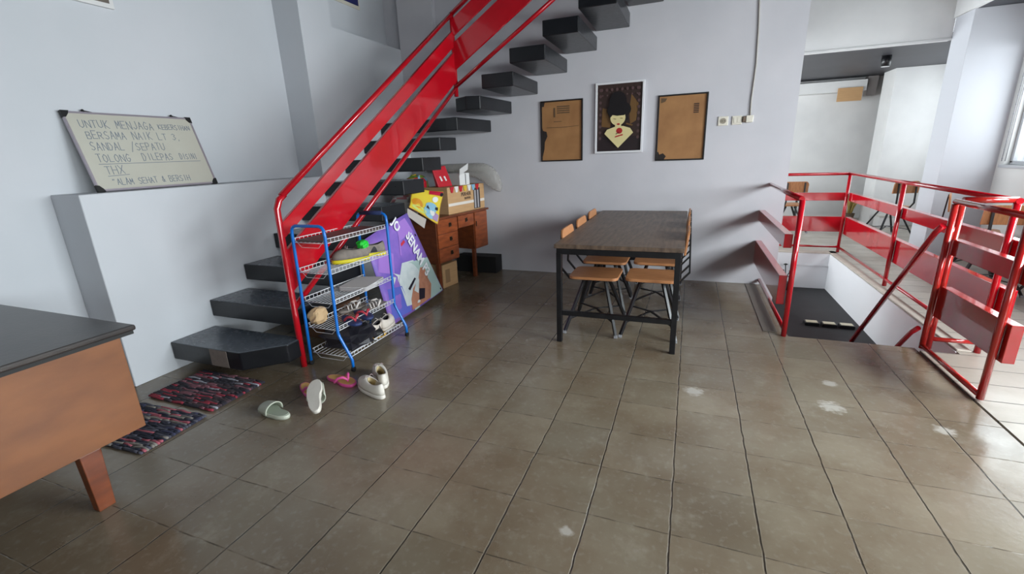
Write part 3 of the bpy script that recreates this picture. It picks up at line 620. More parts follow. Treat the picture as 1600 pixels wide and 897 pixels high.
# ------------------------------------------------------------------ whiteboard
t = thing('whiteboard', 'small whiteboard with handwritten Indonesian notice leaning on left wall ledge', 'whiteboard', (-3.44, 2.145, 1.247))
Wd, Hd = .785, .505; lean = math.atan2(.15, .48)
def wbm(u, v, h):
    # board plane: u along +Y, v up the slope, h out towards the room
    return Vector((-3.438-v*math.sin(lean)+h*math.cos(lean), 1.755+u, 1.249+v*math.cos(lean)+h*math.sin(lean)))
b = MB().prism(FULL and [(0.004, 0.004), (Wd-.004, .004), (Wd-.004, Hd-.004), (.004, Hd-.004)], 0, .010, 0, wbm); W('panel', b, mat('whiteboard_face', (192, 190, 178), .28, var=(180, 176, 164), scale=4), t)
b = MB()
for q in ([(0, 0), (Wd, 0), (Wd, .012), (0, .012)], [(0, Hd-.012), (Wd, Hd-.012), (Wd, Hd), (0, Hd)], [(0, .012), (.012, .012), (.012, Hd-.012), (0, Hd-.012)], [(Wd-.012, .012), (Wd, .012), (Wd, Hd-.012), (Wd-.012, Hd-.012)]): b.prism(q, -.001, .014, 0, wbm)
W('frame', b, mat('thin_aluminium', (176, 168, 178), .35, metal=.5), t)
for (u, v, du, dv) in ((0, 0, 1, 1), (Wd, 0, -1, 1), (0, Hd, 1, -1), (Wd, Hd, -1, -1)):
    W('corner_cap', MB().prism([(u-.003*du, v-.003*dv), (u+.04*du, v-.003*dv), (u+.032*du, v+.016*dv), (u+.016*du, v+.036*dv), (u-.003*du, v+.04*dv)], -.002, .017, 0, wbm), M_RUB, t)
for u in (.12, .66):
    b = MB(); b.tube([wbm(u, Hd+.001, .004), wbm(u+.01, Hd+.012, .0), wbm(u+.05, Hd+.006, -.004)], .003, 6); b.tube([wbm(u, Hd+.003, .006), wbm(u, Hd+.016, .002)], .008, 8); W('hanging_hook', b, M_RUB, t)
rr = random.Random(3); b = MB()
for txt, u0, u1, v, h in (('UNTUK MENJAGA', .065, .50, .405, .05), ('KEBERSIHAN', .53, .755, .41, .034), ('BERSAMA NAIK LT 3,', .075, .66, .335, .048), ('SANDAL /SEPATU', .07, .52, .262, .050), ('TOLONG', .075, .27, .185, .048), ('DILEPAS', .34, .545, .19, .048), ('DISINI', .59, .72, .192, .04), ('THX', .09, .205, .105, .052), ('"ALAM SEHAT & BERSIH', .10, .60, .035, .042)):
    scrawl(b, txt, u0, v, u1, h, .0032, lambda u, v, h: wbm(u, v, .010+h), rr)
for q in ([(.07, .17), (.73, .176), (.73, .179), (.07, .173)], [(.09, .092), (.215, .098), (.215, .101), (.09, .095)]): b.prism(q, .0002, .0012, 0, lambda u, v, h: wbm(u, v, .010+h))
W('handwriting', b, mat('marker_blue_grey', (106, 118, 134), .6), t)

# ------------------------------------------------------------------ big desk at lower left
t = thing('desk', 'brown veneer desk with dark top at lower left of view', 'desk', (-2.9, .45, 0))
W('desktop', MB().box((-3.52, -.42, .715), (-2.185, 1.115, .74)), M_DTOP, t, bevel=.008)
W('edge_strip', MB().box((-3.51, -.41, .70), (-2.195, 1.105, .7145)), M_RUB, t)
W('pedestal', MB().box((-3.35, .575, .275), (-2.235, 1.06, .6995)), M_BROWN, t, bevel=.003)
W('front_panel', MB().box((-2.2345, .578, .270), (-2.217, 1.062, .6995)), M_BROWN, t, bevel=.002)
W('modesty_panel', MB().box((-3.35, -.35, .35), (-3.33, .574, .6995)), M_BROWN, t)
W('pedestal', MB().box((-3.35, -.40, .275), (-2.235, -.05, .6995)), M_BROWN, t, bevel=.003)
for (x, y) in ((-2.245, .855), (-3.2, .855), (-2.245, -.22), (-3.2, -.22)):
    b = MB(); b.hexa([(x-.022, y-.035, 0), (x+.022, y-.035, 0), (x+.022, y+.025, 0), (x-.022, y+.025, 0), (x-.025, y-.04, .2695), (x+.022, y-.04, .2695), (x+.022, y+.035, .2695), (x-.025, y+.035, .2695)])
    W('leg', b, M_BROWN2, t, bevel=.003)

# ------------------------------------------------------------------ old desk beneath the stairs
DA = math.atan2(.15, .98)
t = thing('drawer_desk', 'dark reddish wooden drawer desk standing beneath the stairs by back wall', 'desk', (-2.395, 4.03, 0), -DA)
# local: +y along the front towards the back wall, -x into the stairs
L = .975; TZ = .785
link('desktop', MB().box((-.56, -.02, TZ-.022), (.015, L, TZ)), M_BROWN2, t, bevel=.003)
link('pedestal', MB().box((-.54, .0, .30), (-.012, .36, TZ-.023)), M_BROWN2, t, bevel=.002)
link('pedestal', MB().box((-.54, .68, .33), (-.012, L-.02, TZ-.023)), M_BROWN2, t, bevel=.002)
b = MB().box((-.54, .361, .62), (-.02, .679, TZ-.023)); link('apron', b, M_BROWN2, t)
M_DRW = mat('drawer_front', (150, 76, 40), .25, var=(104, 50, 28), scale=5, stretch=(3, 1.5, 6), vmix=.7, coat=.3)
def drawer(y0, y1, z0, z1, hy, hz):
    d = link('drawer', MB().box((-.0115, y0, z0), (.004, y1, z1)), M_DRW, t, bevel=.003)
    b = MB().box((.0045, hy-.022, hz-.022), (.006, hy+.022, hz+.022)); b.tube([(.008, hy-.014, hz+.008), (.016, hy-.010, hz-.010), (.016, hy+.010, hz-.010), (.008, hy+.014, hz+.008)], .0025, 6)
    link('handle', b, mat('dark_brass', (60, 44, 30), .35, metal=.6), d)
for k in range(3): drawer(.01, .35, .31+.15*k, .455+.15*k, .22, .39+.15*k)
drawer(.37, .67, .63, TZ-.028, .52, .70)
d = link('door', MB().box((-.0115, .69, .34), (.004, L-.03, TZ-.028)), M_DRW, t, bevel=.003)
link('handle', MB().box((.0045, .705, .60), (.012, .715, .66)), mat('dark_brass', (60, 44, 30), .35), d)
for (x, y) in ((-.04, .03), (-.51, .03), (-.04, .70), (-.51, .70)): link('leg', MB().box((x-.02, y-.02, 0), (x+.02, y+.02, .3295 if y > .5 else .2995)), M_BROWN2, t, bevel=.002)
t = thing('cardboard_box', 'small worn cardboard box on the floor under the drawer desk', 'box', (-2.42, 4.25, 0), -DA)
link('carton', MB().box((-.28, -.10, 0), (.0, .16, .26)), M_CARD, t, bevel=.004); link('label', MB().box((.0002, -.06, .05), (.001, .02, .2)), mat('printed_label', (150, 118, 84), .7), t)
tag(link('black_box', MB().box((-2.66, 4.90, 0), (-2.13, 5.09, .2)), M_RUB, recenter=True, bevel=.004), 'low black box on the floor against back wall beside drawer desk', 'box')
tag(link('cardboard_box', MB().box((-3.0, 2.62, 0), (-2.56, 2.95, .27)), mat('dark_cardboard', (104, 72, 52), .8, var=(84, 58, 42), scale=5), recenter=True, bevel=.004), 'dark brown carton under the second lowest stair tread', 'box')

# carton on the desk with faint print
def dp(x, y, z): return t_d @ Vector((x, y, z))
t_d = Matrix.Translation((-2.395, 4.03, 0)) @ Matrix.Rotation(-DA, 4, 'Z')
t = thing('carton', 'tan cardboard carton with faint lettering and white tape on drawer desk', 'box', (-2.395, 4.03, TZ), -DA)
link('body', MB().box((-.36, .26, .0005), (-.03, .965, .285)), M_CARD, t, bevel=.004)
link('tape', MB().box((-.0295, .265, .085), (-.0285, .96, .115)), mat('white_tape', (225, 216, 206), .4), t)
link('spine_print', MB().box((-.0295, .74, .012), (-.028, .87, .245)), mat('black_print', (60, 54, 56), .5), t)
b = MB(); b.box((-.0279, .755, .02), (-.0272, .785, .22)); b.box((-.0279, .815, .02), (-.0272, .84, .22)); link('spine_stripe', b, mat('grey_print', (170, 166, 168), .5), t)
MX = Matrix(((0, 0, 1, 0), (1, 0, 0, 0), (0, 1, 0, 0), (0, 0, 0, 1)))
type_text('lettering', 'PERHER', .055, Matrix.Translation((-.0285, .50, .175)) @ MX, mat('carton_ink', (84, 66, 52), .7), t, .0012, 1.0)
type_text('lettering', 'BUFFER', .036, Matrix.Translation((-.0285, .56, .135)) @ MX, mat('carton_ink', (84, 66, 52), .7), t, .0008, 1.0)
# white open box and red box
t = thing('white_carton', 'white open-flapped box standing on the tan carton beside red bag', 'box', (-2.47, 4.72, TZ+.286), -.3)
link('body', MB().box((-.09, -.07, 0), (.09, .09, .13)), M_WHITE, t, bevel=.003)
link('flap', MB().bar((.09, .0, .135), (.13, -.03, .205), .15, .004, (1, 0, 0)), M_WHITE, t)
link('dark_gap', MB().box((.0905, .02, .005), (.0915, .03, .125)), M_RUB, t)
# crumpled printed bags piled under the stairs
def crumple(name, label, cat, cx, cy, cz, sx, sy, sz, mats, seed, pts=None, rz=0):
    r = random.Random(seed); n, m = 14, 10; R = []
    for j in range(m+1):
        ph = -PI/2+PI*j/m; ring = []
        for i in range(n):
            a = 2*PI*i/n; k = 1+r.uniform(-.16, .16)
            ring.append((sx*.5*math.copysign(abs(math.cos(ph)*math.cos(a))**.7, math.cos(a))*k, sy*.5*math.copysign(abs(math.cos(ph)*math.sin(a))**.7, math.sin(a))*k, sz*.5*(1+math.copysign(abs(math.sin(ph))**.8, ph)*(1+r.uniform(-.06, .02)))))
        R.append(ring)
    b = MB(); b.rings(R, 0, smooth=False)
    if len(mats) > 1:
        for f in b.bm.faces: f.material_index = r.choice(range(len(mats)))
    z0 = min(v.co.z for v in b.bm.verts)
    for v in b.bm.verts: v.co.z -= z0
    o = link(name, b, mats); o.location = (cx, cy, cz); o.rotation_euler = (0, 0, rz)
    return tag(o, label, cat)
PY, PR, PB, PW, PG, PP = [mat('print_'+n, c, .3) for n, c in (('yellow', (214, 178, 52)), ('red', (186, 28, 44)), ('sky', (128, 176, 206)), ('white', (224, 222, 220)), ('green', (120, 160, 60)), ('pink', (196, 128, 134)))]
crumple('snack_bag', 'bundle of yellow, green and red printed bags behind red bag', 'bag', -2.83, 4.42, TZ+.001, .26, .26, .42, [PY, PR, PG, PB], 2)
crumple('plastic_bag', 'crumpled pink and white plastic bag behind the stair treads', 'bag', -2.74, 4.02, TZ+.001, .28, .22, .24, [PP, PW], 5)
t = thing('red_bag', 'bright red flat packet with white marks leaning against white open-flapped box', 'packet', (-2.52, 4.47, TZ+.286), -.35)
b = MB(); b.hexa([(-.02, -.10, 0), (.03, -.10, 0), (.03, .10, 0), (-.02, .10, 0), (-.04, -.13, .20), (-.025, -.13, .20), (-.025, .06, .22), (-.04, .06, .22)]); link('packet', b, PR, t, bevel=.006)
b = MB()
for y in (-.04, .02): b.bar((.022, y+.0, .06), (.004, y-.012, .11), .02, .004, (1, 0, 0))
link('white_mark', b, PW, t)
# yellow illustrated sheet hanging over the desk's near corner
t = thing('hanging_sheet', 'yellow illustrated sheet with round shapes draped over near corner of drawer desk', 'sheet', (-2.40, 3.95, .6))
SC_ = [(-2.42, 3.62, .955), (-2.33, 3.95, .74), (-2.35, 4.05, .85), (-2.40, 4.18, 1.02), (-2.47, 4.16, 1.075), (-2.52, 3.95, 1.06), (-2.50, 3.74, 1.03)]
def bil(u, v):   # u along the lower edge, v up towards the desk
    a = Vector((-2.43, 3.62, .945)); bq = Vector((-2.335, 3.965, .735)); c = Vector((-2.405, 4.235, 1.035)); d = Vector((-2.56, 3.90, 1.10))
    p = a.lerp(bq, u).lerp(d.lerp(c, u), v); return p
NRM = Vector((.9, -.35, .3)).normalized()
def sh(u, v, h): return bil(u, v)+NRM*(h+.010*math.sin(5*u+2*v)+.006*math.sin(9*v))
b = MB(); b.grid([[sh(i/12, j/10, 0) for i in range(13)] for j in range(11)]); W('backing', b, mat('tan_edge', (196, 150, 60), .5), t, solid=.004)
def patch(b, poly, mi, k):
    V = [b.bm.verts.new(sh(u, v, .003+.0009*k)) for u, v in poly]; b.face(V, mi)
cols = [mat('sheet_yellow', (226, 200, 60), .3), mat('sheet_orange', (224, 150, 40), .3), mat('sheet_lime', (200, 214, 120), .3), mat('sheet_blue', (140, 190, 214), .3), mat('sheet_lilac', (168, 140, 180), .3), mat('sheet_white', (226, 228, 222), .3), mat('sheet_black', (40, 38, 46), .3), mat('sheet_red', (190, 34, 60), .3)]
b = MB(); G_ = lambda n, m, u0, u1, v0, v1, mi, k: b.grid([[sh(u0+(u1-u0)*i/n, v0+(v1-v0)*j/m, .003+.0009*k) for i in range(n+1)] for j in range(m+1)], mi)
G_(12, 10, .02, .98, .02, .98, 0, 0)
patch(b, ell(.22, .35, .18, .2), 1, 2); patch(b, ell(.30, .14, .24, .10), 2, 3); patch(b, ell(.66, .22, .22, .2), 3, 4); patch(b, [(.78, .06), (.96, .05), (.97, .25), (.84, .3), (.76, .18)], 4, 5)
patch(b, ell(.70, .42, .20, .16), 3, 5); patch(b, ell(.78, .70, .09, .09), 5, 7); patch(b, ell(.74, .24, .085, .10), 5, 7)
patch(b, [(.52, .32), (.64, .30), (.68, .40), (.56, .44)], 6, 8); patch(b, [(.78, .38), (.92, .38), (.92, .48), (.79, .46)], 6, 8)
patch(b, ell(.94, .88, .05, .06), 6, 8); patch(b, [(.55, .84), (.98, .84), (.98, .97), (.55, .97)], 7, 6)
W('print', b, cols, t)
b = MB(); b.hexa([sh(.0, -.02, -.02), sh(.62, -.02, -.02), sh(.62, -.02, -.024), sh(.0, -.02, -.024), sh(.06, -.30, -.035), sh(.62, -.32, -.035), sh(.62, -.32, -.039), sh(.06, -.30, -.039)]); W('flap', b, mat('grey_board', (176, 168, 162), .7), t)
# colourful strip over carton top
t = thing('printed_streamer', 'strip of small coloured pennants lying along front top edge of tan carton', 'streamer', tuple(dp(-.02, .4, TZ+.2)))
cs = [PR, PW, PR, PY, PW, PB, PR]
for k in range(7):
    y = .30+.08*k
    b = MB().hexa([dp(-.027, y, TZ+.287), dp(-.022, y, TZ+.287), dp(-.022, y+.07, TZ+.287), dp(-.027, y+.07, TZ+.287), dp(-.027, y+.02, TZ+.225), dp(-.022, y+.02, TZ+.225), dp(-.022, y+.05, TZ+.225), dp(-.027, y+.05, TZ+.225)])
    W('pennant', b, cs[k], t)
# roll wrapped in clear plastic
t = thing('wrapped_roll', 'long roll wrapped in crinkled clear plastic lying along back wall above carton', 'roll', (-2.4, 4.98, 1.10))
pts = [(-2.95, 4.93, 1.245), (-2.7, 4.95, 1.25), (-2.4, 4.97, 1.25), (-2.22, 4.98, 1.235)]
W('core', MB().tube(pts, .045, 14), mat('grey_roll', (150, 146, 142), .5), t)
R = []
for i, (x, y, z, rx, rz_) in enumerate([(-3.07, 4.93, 1.24, .05, .055), (-2.7, 4.95, 1.245, .055, .06), (-2.4, 4.96, 1.225, .06, .08), (-2.25, 4.97, 1.195, .07, .115), (-2.16, 4.98, 1.13, .07, .15), (-2.09, 4.98, 1.08, .06, .12), (-2.05, 4.99, 1.03, .04, .06)]):
    rng = random.Random(i); R.append([(x+.01*rng.uniform(-1, 1), min(y+rx*math.cos(a)*rng.uniform(.85, 1.1), 5.085), z+rz_*math.sin(a)*rng.uniform(.88, 1.1)) for a in [2*PI*k/14 for k in range(14)]])
b = MB(); b.rings(R); W('plastic_wrap', b, M_PLAST, t, sub=1)

# ------------------------------------------------------------------ purple printed board leaning behind the rack
t = thing('printed_banner', 'large purple printed board lettered SENAM leaning tilted against stair treads', 'banner', (-2.33, 3.4, 0))
BA, BB, BC, BD = Vector((-2.395, 3.52, .905)), Vector((-2.30, 3.905, .065)), Vector((-2.305, 2.99, .012)), Vector((-2.40, 2.90, .77))
def bn(u, v, h):       # u: 0 left .. 1 right, v: 0 bottom .. 1 top
    p = BC.lerp(BB, u).lerp(BD.lerp(BA, u), v); return p+Vector((.99, .0, .12))*h+Vector((.008*math.sin(4*u+3*v), 0, 0))
b = MB(); b.grid([[bn(i/10, j/8, 0) for i in range(11)] for j in range(9)]); W('board', b, mat('banner_purple', (112, 92, 180), .35, var=(150, 110, 196), scale=6, vmix=.9), t, solid=.006)
bc = [mat('banner_mint', (168, 190, 186), .4), mat('banner_white', (210, 216, 216), .4, var=(170, 186, 190), scale=14), mat('banner_skin', (190, 132, 106), .4, var=(150, 92, 70), scale=18), mat('banner_ink', (36, 30, 44), .4), mat('banner_blue', (92, 100, 190), .4), mat('banner_red', (190, 50, 70), .4), mat('banner_violet', (158, 116, 200), .4)]
b = MB()
def bpatch(poly, mi, k): b.face([b.bm.verts.new(bn(u, v, .0045+.0007*k)) for u, v in poly], mi)
bpatch([(.40, .0), (.985, .01), (.995, .46), (.52, .54), (.36, .34)], 0, 0)
bpatch([(.30, .10), (.52, .05), (.74, .26), (.72, .52), (.50, .56), (.32, .40)], 1, 1); bpatch([(.05, .05), (.34, .02), (.34, .34), (.1, .4)], 4, 1)
bpatch([(.36, .02), (.72, .02), (.84, .16), (.80, .42), (.66, .30), (.50, .24), (.40, .14)], 2, 2); bpatch([(.76, .2), (.84, .26), (.86, .42), (.78, .44)], 2, 2)
bpatch([(.52, .08), (.62, .06), (.70, .16), (.60, .20)], 3, 3); bpatch([(.44, .24), (.62, .32), (.60, .34), (.42, .27)], 3, 3)
bpatch([(.05, .62), (.3, .5), (.42, .7), (.2, .84)], 6, 1); bpatch([(.62, .78), (.95, .80), (.9, .97), (.7, .96)], 6, 1); bpatch([(.62, .72), (.72, .74), (.71, .77), (.62, .75)], 5, 2); bpatch([(.55, .63), (.66, .82), (.64, .83), (.53, .65)], 6, 3)
bpatch([(.20, .52), (.30, .46), (.22, .40), (.25, .46)], 1, 3); bpatch([(.28, .52), (.38, .46), (.30, .40), (.33, .46)], 1, 3)
for (u, v) in ((.96, .04), (.96, .75)): bpatch(ell(u, v, .012, .014, 8), 3, 4)
W('print', b, bc, t)
# lettering runs down parallel to the right edge
def along(u, v0, v1, text, hgt, width=1.0):
    p0, p1 = bn(u, v0, .016), bn(u+.05, v1, .016); d = (p1-p0).normalized(); n = Vector((.98, .05, .18)); n = (n-d*n.dot(d)).normalized(); yv = n.cross(d).normalized()
    M = Matrix((d, yv, n)).transposed().to_4x4(); M.translation = p0-Vector(t.location)
    type_text('lettering', text, hgt, M, mat('letter_white', (232, 232, 236), .4), t, .004, width)
along(.755, .80, .2, 'SENAM P3', .15, .72)
along(.60, 1.0, .8, 'JO', .13, .8)

# ------------------------------------------------------------------ shoe rack
t = thing('shoe_rack', 'blue tubular rack with five white wire shelves in front of stairs', 'rack', (-2.25, 2.52, 0))
XB, XF, Y0, Y1 = -2.405, -2.125, 2.215, 2.86
for y in (Y0, Y1):
    pts = [(XB-.02 if y == Y0 else XB, y, .03), (XB-.01, y, .3), (XB+.005, y, .93)]
    pts += [(XB+.045-.04*math.cos(a), y, .945+.045*math.sin(a)) for a in (PI*.15, PI*.3, PI*.5)]
    pts += [(XF-.045+.04*math.cos(a), y, .945+.045*math.sin(a)) for a in (PI*.5, PI*.3, PI*.15)]
    pts += [(XF-.005, y, .92), (XF-.02, y, .27), (XF-.012, y, .245), (XF+.062, y, .10), (XF+.068, y, .08), (XF+.068, y, .03)]
    W('side_frame', MB().tube(pts, .0105, 12), M_BLUE, t)
W('grip', MB().tube([(XB+.04, Y1, .992), (XF-.04, Y1, .992)], .016, 14), M_NAVY, t)
for (x, y) in ((XB-.02, Y0), (XB, Y1), (XF+.068, Y0), (XF+.068, Y1)):
    b = MB(); b.tube([(x-.009, y, .0175), (x+.009, y, .0175)], .0175, 16); b.box((x-.012, y-.006, .018), (x+.012, y+.006, .034)); W('caster', b, M_RUB, t, bevel=.001)
SZ = [.878, .675, .472, .285, .095]
for k, z in enumerate(SZ):
    b = MB(); xf = XF-.015 if k < 4 else XF+.045; xb = XB+.005; dz = .028
    for x in (xf, xb):
        b.tube([(x, Y0+.008, z), (x, Y1-.008, z)], .0028, 6); b.tube([(x, Y0+.008, z+dz), (x, Y1-.008, z+dz)], .0028, 6)
        for j in range(18): y = Y0+.02+(Y1-Y0-.04)*j/17; b.tube([(x, y, z), (x, y, z+dz)], .0018, 5)
    n = 9 if k else 7
    for j in range(1, n): x = xb+(xf-xb)*j/n; b.tube([(x, Y0+.008, z), (x, Y1-.008, z)], .0016, 5)
    for y in (Y0+.008, Y1-.008, (Y0+Y1)/2): b.tube([(xb, y, z), (xf, y, z)], .0026, 6)
    for y in (Y0+.006,): b.tube([(xb, y, z+dz), (xb+.06, y, z-.03), (xf-.06, y, z-.03), (xf, y, z+dz)], .0016, 5)
    W('wire_shelf', b, M_WIRE, t)
tag(link('shelf_mat', MB().prism(rrect(XB+.012, Y0+.02, XF-.022, Y1-.02, .01), SZ[0]+.003, SZ[0]+.016), mat('brown_grey_board', (92, 78, 74), .6, var=(70, 60, 58), scale=9), recenter=True), 'flat brown-grey board lying on top shelf of shoe rack', 'board')

# ------------------------------------------------------------------ footwear
def outline(Ln, Wf, Wh, side, n=28):
    """shoe-sole outline, toe at +x, side=+1/-1 for the foot's curve"""
    P = []
    for k in range(n):
        a = 2*PI*k/n; x = math.cos(a)*Ln/2
        f = (x/(Ln/2)+1)/2
        wd = (Wh+(Wf-Wh)*(1/(1+math.exp(-9*(f-.5)))))/2*(1-.16*math.exp(-((f-.42)/.14)**2))
        y = math.copysign(abs(math.sin(a))**.72, math.sin(a))*wd+side*.012*math.sin(PI*f)*(1 if f < .6 else .6)
        P.append((x, y))
    return P
def outl_scaled(P, s, dx=0): return [(x*s+dx, y*s) for x, y in P]
def make_sneaker(name, label, cat, upper, sole, lining, side, Ln=.27, H=.10, Wf=.096, Wh=.07, lace=None, sole_h=.028, ped=None):
    t = thing(name, label, cat, (0, 0, 0)); P = outline(Ln, Wf, Wh, side); n = len(P)
    R = [[(x*.97, y*.97, 0) for x, y in P], [(x*1.02, y*1.02, sole_h*.3) for x, y in P], [(x, y, sole_h) for x, y in P]]
    link('sole', MB().rings(R), sole, t)
    cx, rx, ry = -Ln*.16, Ln*.27, Wh*.36
    def opening(z, s=1.0, drop=0): return [(cx+rx*s*math.cos(2*PI*k/n), ry*s*math.sin(2*PI*k/n), z+.018*math.cos(2*PI*k/n)**2*(1 if math.cos(2*PI*k/n) < 0 else .6)) for k in range(n)]
    O = opening(H-.018); R = []
    for j in range(7):
        q = j/6; ring = []
        for (x, y), o in zip(P, O):
            hz = math.sin(q*PI/2)**.9; hr = q**1.9
            ring.append((x*.97*(1-hr)+o[0]*hr, y*.97*(1-hr)+o[1]*hr, (sole_h+.0005)*(1-hz)+o[2]*hz))
        R.append(ring)
    link('upper', MB().rings(R, cap0=False, cap1=False), upper, t, solid=.004)
    R2 = [[(x, y, z-.001) for x, y, z in opening(H-.018, .93)], [(cx+(x-cx)*.98, y*1.05, z*.6+.012) for x, y, z in opening(H-.02, .92)], [(cx+.01+rx*1.0*math.cos(2*PI*k/n), ry*1.05*math.sin(2*PI*k/n), sole_h+.006) for k in range(n)]]
    link('lining', MB().rings(R2, cap0=False), lining, t)
    if lace:
        b = MB(); x0 = cx+rx
        for j in range(4):
            x = x0+.006+.018*j; z = H-.010-.0095*j-.0022*j*j*.5; wy = .018+.002*j
            b.tube([(x, -wy, z-.012), (x+.004, 0, z+.001), (x, wy, z-.012)], .0028, 6)
        b.tube([(x0+.002, 0, H-.006), (x0-.012, .018, H+.012), (x0-.004, .03, H-.004)], .0022, 6); b.tube([(x0+.002, 0, H-.006), (x0-.008, -.02, H+.012), (x0+.002, -.032, H-.004)], .0022, 6)
        link('laces', b, lace, t)
    return t
def make_slide(name, label, cat, c_sole, c_foot, c_strap, side, Ln=.27, Wf=.10, Wh=.075, th=.03, strap='band'):
    t = thing(name, label, cat, (0, 0, 0)); P = outline(Ln, Wf, Wh, side)
    R = [[(x*.96, y*.96, 0) for x, y in P], [(x, y, th*.35) for x, y in P], [(x*1.01, y*1.01, th*.85) for x, y in P], [(x*.985, y*.97, th) for x, y in P]]
    link('sole', MB().rings(R), c_sole, t)
    link('footbed', MB().rings([[(x*.94, y*.92, th+.0004) for x, y in P], [(x*.90, y*.86, th+.002) for x, y in P]]), c_foot, t)
    if strap == 'band':
        G_ = []
        for i in range(8):
            x = Ln*(-.0+.36*i/7); f = i/7; h = .062-.022*f; wy = Wf*.5*(1-.10*f)+.001
            G_.append([(x+.02*math.sin(PI*j/10)*(1-f)*-.6, side*.006+wy*math.cos(PI*j/10), th*.55+(h)*math.sin(PI*j/10)**.75) for j in range(11)])
        link('strap', MB().grid(G_), c_strap, t, solid=.005)
    else:
        b = MB(); hy = Wf*.46
        for s in (-1, 1): b.tube([(Ln*.28, 0, th+.002), (Ln*.26, s*.004, th+.016), (Ln*.20, s*hy*.45, th+.034), (Ln*.10, s*hy*.85, th+.030), (Ln*.0, s*hy*1.02, th+.008), (-Ln*.03, s*hy*1.0, th*.7)], .0075, 8, rs=[.005, .007, .009, .009, .008, .006])
        link('strap', b, c_strap, t)
    return t
def place(o, loc, rz=0, rx=0, ry=0): o.location = loc; o.rotation_euler = Euler((rx, ry, rz), 'XYZ'); return o
CRM = mat('cream_eva', (216, 210, 200), .5, var=(196, 188, 176), scale=12); CRMI = mat('cream_lining', (190, 172, 132), .8)
MINT = mat('mint_eva', (188, 192, 176), .5); MINTI = mat('mint_footbed', (150, 158, 142), .7); PNK = mat('pink_rubber', (214, 84, 148), .4); TANF = mat('tan_footbed', (206, 160, 96), .7)
GRYL = mat('grey_lace', (170, 150, 150), .7); YEL = mat('yellow_sole', (222, 206, 40), .4); GRYU = mat('grey_mesh', (132, 122, 114), .8, var=(90, 82, 78), scale=30); DKL = mat('dark_lining', (50, 48, 54), .8)
NVY = mat('navy_rubber', (44, 58, 104), .55); WORN = mat('worn_white_leather', (214, 204, 194), .55, var=(176, 164, 150), scale=22); SAND = mat('grey_sandal', (150, 140, 132), .7)
# on the floor
place(make_sneaker('clog_shoe', 'cream lace-up shoe on floor, front one of the pair', 'shoe', CRM, CRM, CRMI, 1, Ln=.285, H=.095, lace=GRYL), (-1.755, 2.02, 0), PI-.42)
place(make_sneaker('clog_shoe', 'cream lace-up shoe on floor, rear one of the pair nearer rack', 'shoe', CRM, CRM, CRMI, -1, Ln=.285, H=.095, lace=GRYL), (-1.80, 2.165, 0), PI-.75)
place(make_slide('slide_sandal', 'pale green slide sandal lying alone right of the rag rugs', 'sandal', MINT, MINTI, MINT, 1, Ln=.24, th=.026), (-2.135, 1.64, 0), PI-.18)
place(make_slide('flip_flop', 'pink flip-flop with tan footbed, the one nearer the rack', 'sandal', PNK, TANF, PNK, 1, Ln=.25, th=.022, strap='v'), (-2.03, 2.06, 0), -.16)
place(make_slide('flip_flop', 'pink flip-flop with tan footbed, partly under the upturned pale sandal', 'sandal', PNK, TANF, PNK, -1, Ln=.25, th=.022, strap='v'), (-2.125, 1.90, 0), -.42)
o = make_slide('slide_sandal', 'pale sandal tipped on its side showing sole, against pink flip-flop', 'sandal', CRM, CRM, MINT, -1, Ln=.25, th=.026)
o.matrix_world = Matrix.Translation((-1.95, 1.765, .085)) @ Matrix.Rotation(math.radians(132), 4, 'Z') @ Matrix.Rotation(math.radians(-20), 4, 'Y') @ Matrix.Rotation(math.radians(163), 4, 'X')
# on the rack
s1 = make_sneaker('running_shoe', 'grey running shoe with yellow sole on second shelf, left one', 'shoe', GRYU, YEL, DKL, 1, Ln=.27, H=.105, lace=GRYL)
place(s1, (-2.26, 2.57, SZ[1]+.003), -PI/2-.62)
place(make_sneaker('running_shoe', 'grey running shoe with yellow sole on second shelf, rightmost one', 'shoe', GRYU, YEL, DKL, -1, Ln=.27, H=.105, lace=GRYL), (-2.235, 2.735, SZ[1]+.003), -PI/2-.62)
o = crumple('green_sock', 'bright green rolled sock stuffed in the grey running shoe', 'sock', -2.20, 2.64, SZ[1]+.085, .075, .075, .065, [mat('neon_green', (40, 200, 60), .6)], 4)
def sandal(label, loc, rz, side):
    t = make_slide('strappy_sandal', label, 'sandal', SAND, SAND, SAND, side, Ln=.26, th=.02, strap='none_')
    return t
for i, (x, y, z, rz, lab) in enumerate(((-2.335, 2.60, SZ[3], -.25, 'worn grey strappy sandal on fourth shelf, left one'), (-2.20, 2.68, SZ[3], -.15, 'worn grey strappy sandal on fourth shelf, right one'))):
    t = make_slide('strappy_sandal', lab, 'sandal', SAND, SAND, mat('white_strap', (206, 198, 192), .6), 1 if i else -1, Ln=.24, th=.02, strap='v')
    b = MB()
    for q in range(3): b.tube([(-.06+.03*q, -.036, .02), (-.055+.03*q, -.02, .05), (-.05+.03*q, .02, .05), (-.045+.03*q, .036, .02)], .005, 7)
    link('straps', b, mat('white_strap', (206, 198, 192), .6), t)
    place(t, (x, y, z+.004), rz+PI/2)
place(make_sneaker('white_sneaker', 'worn white leather sneaker at right end of bottom shelf', 'shoe', WORN, WORN, DKL, 1, Ln=.24, H=.10, lace=WORN), (-2.17, 2.66, SZ[4]+.004), PI/2+.35)
place(make_sneaker('white_sneaker', 'worn white leather sneaker on bottom shelf, nearest the far frame', 'shoe', WORN, WORN, DKL, -1, Ln=.24, H=.10, lace=WORN), (-2.175, 2.775, SZ[4]+.004), PI/2+.35)
REDR = mat('red_strap', (176, 52, 66), .5)
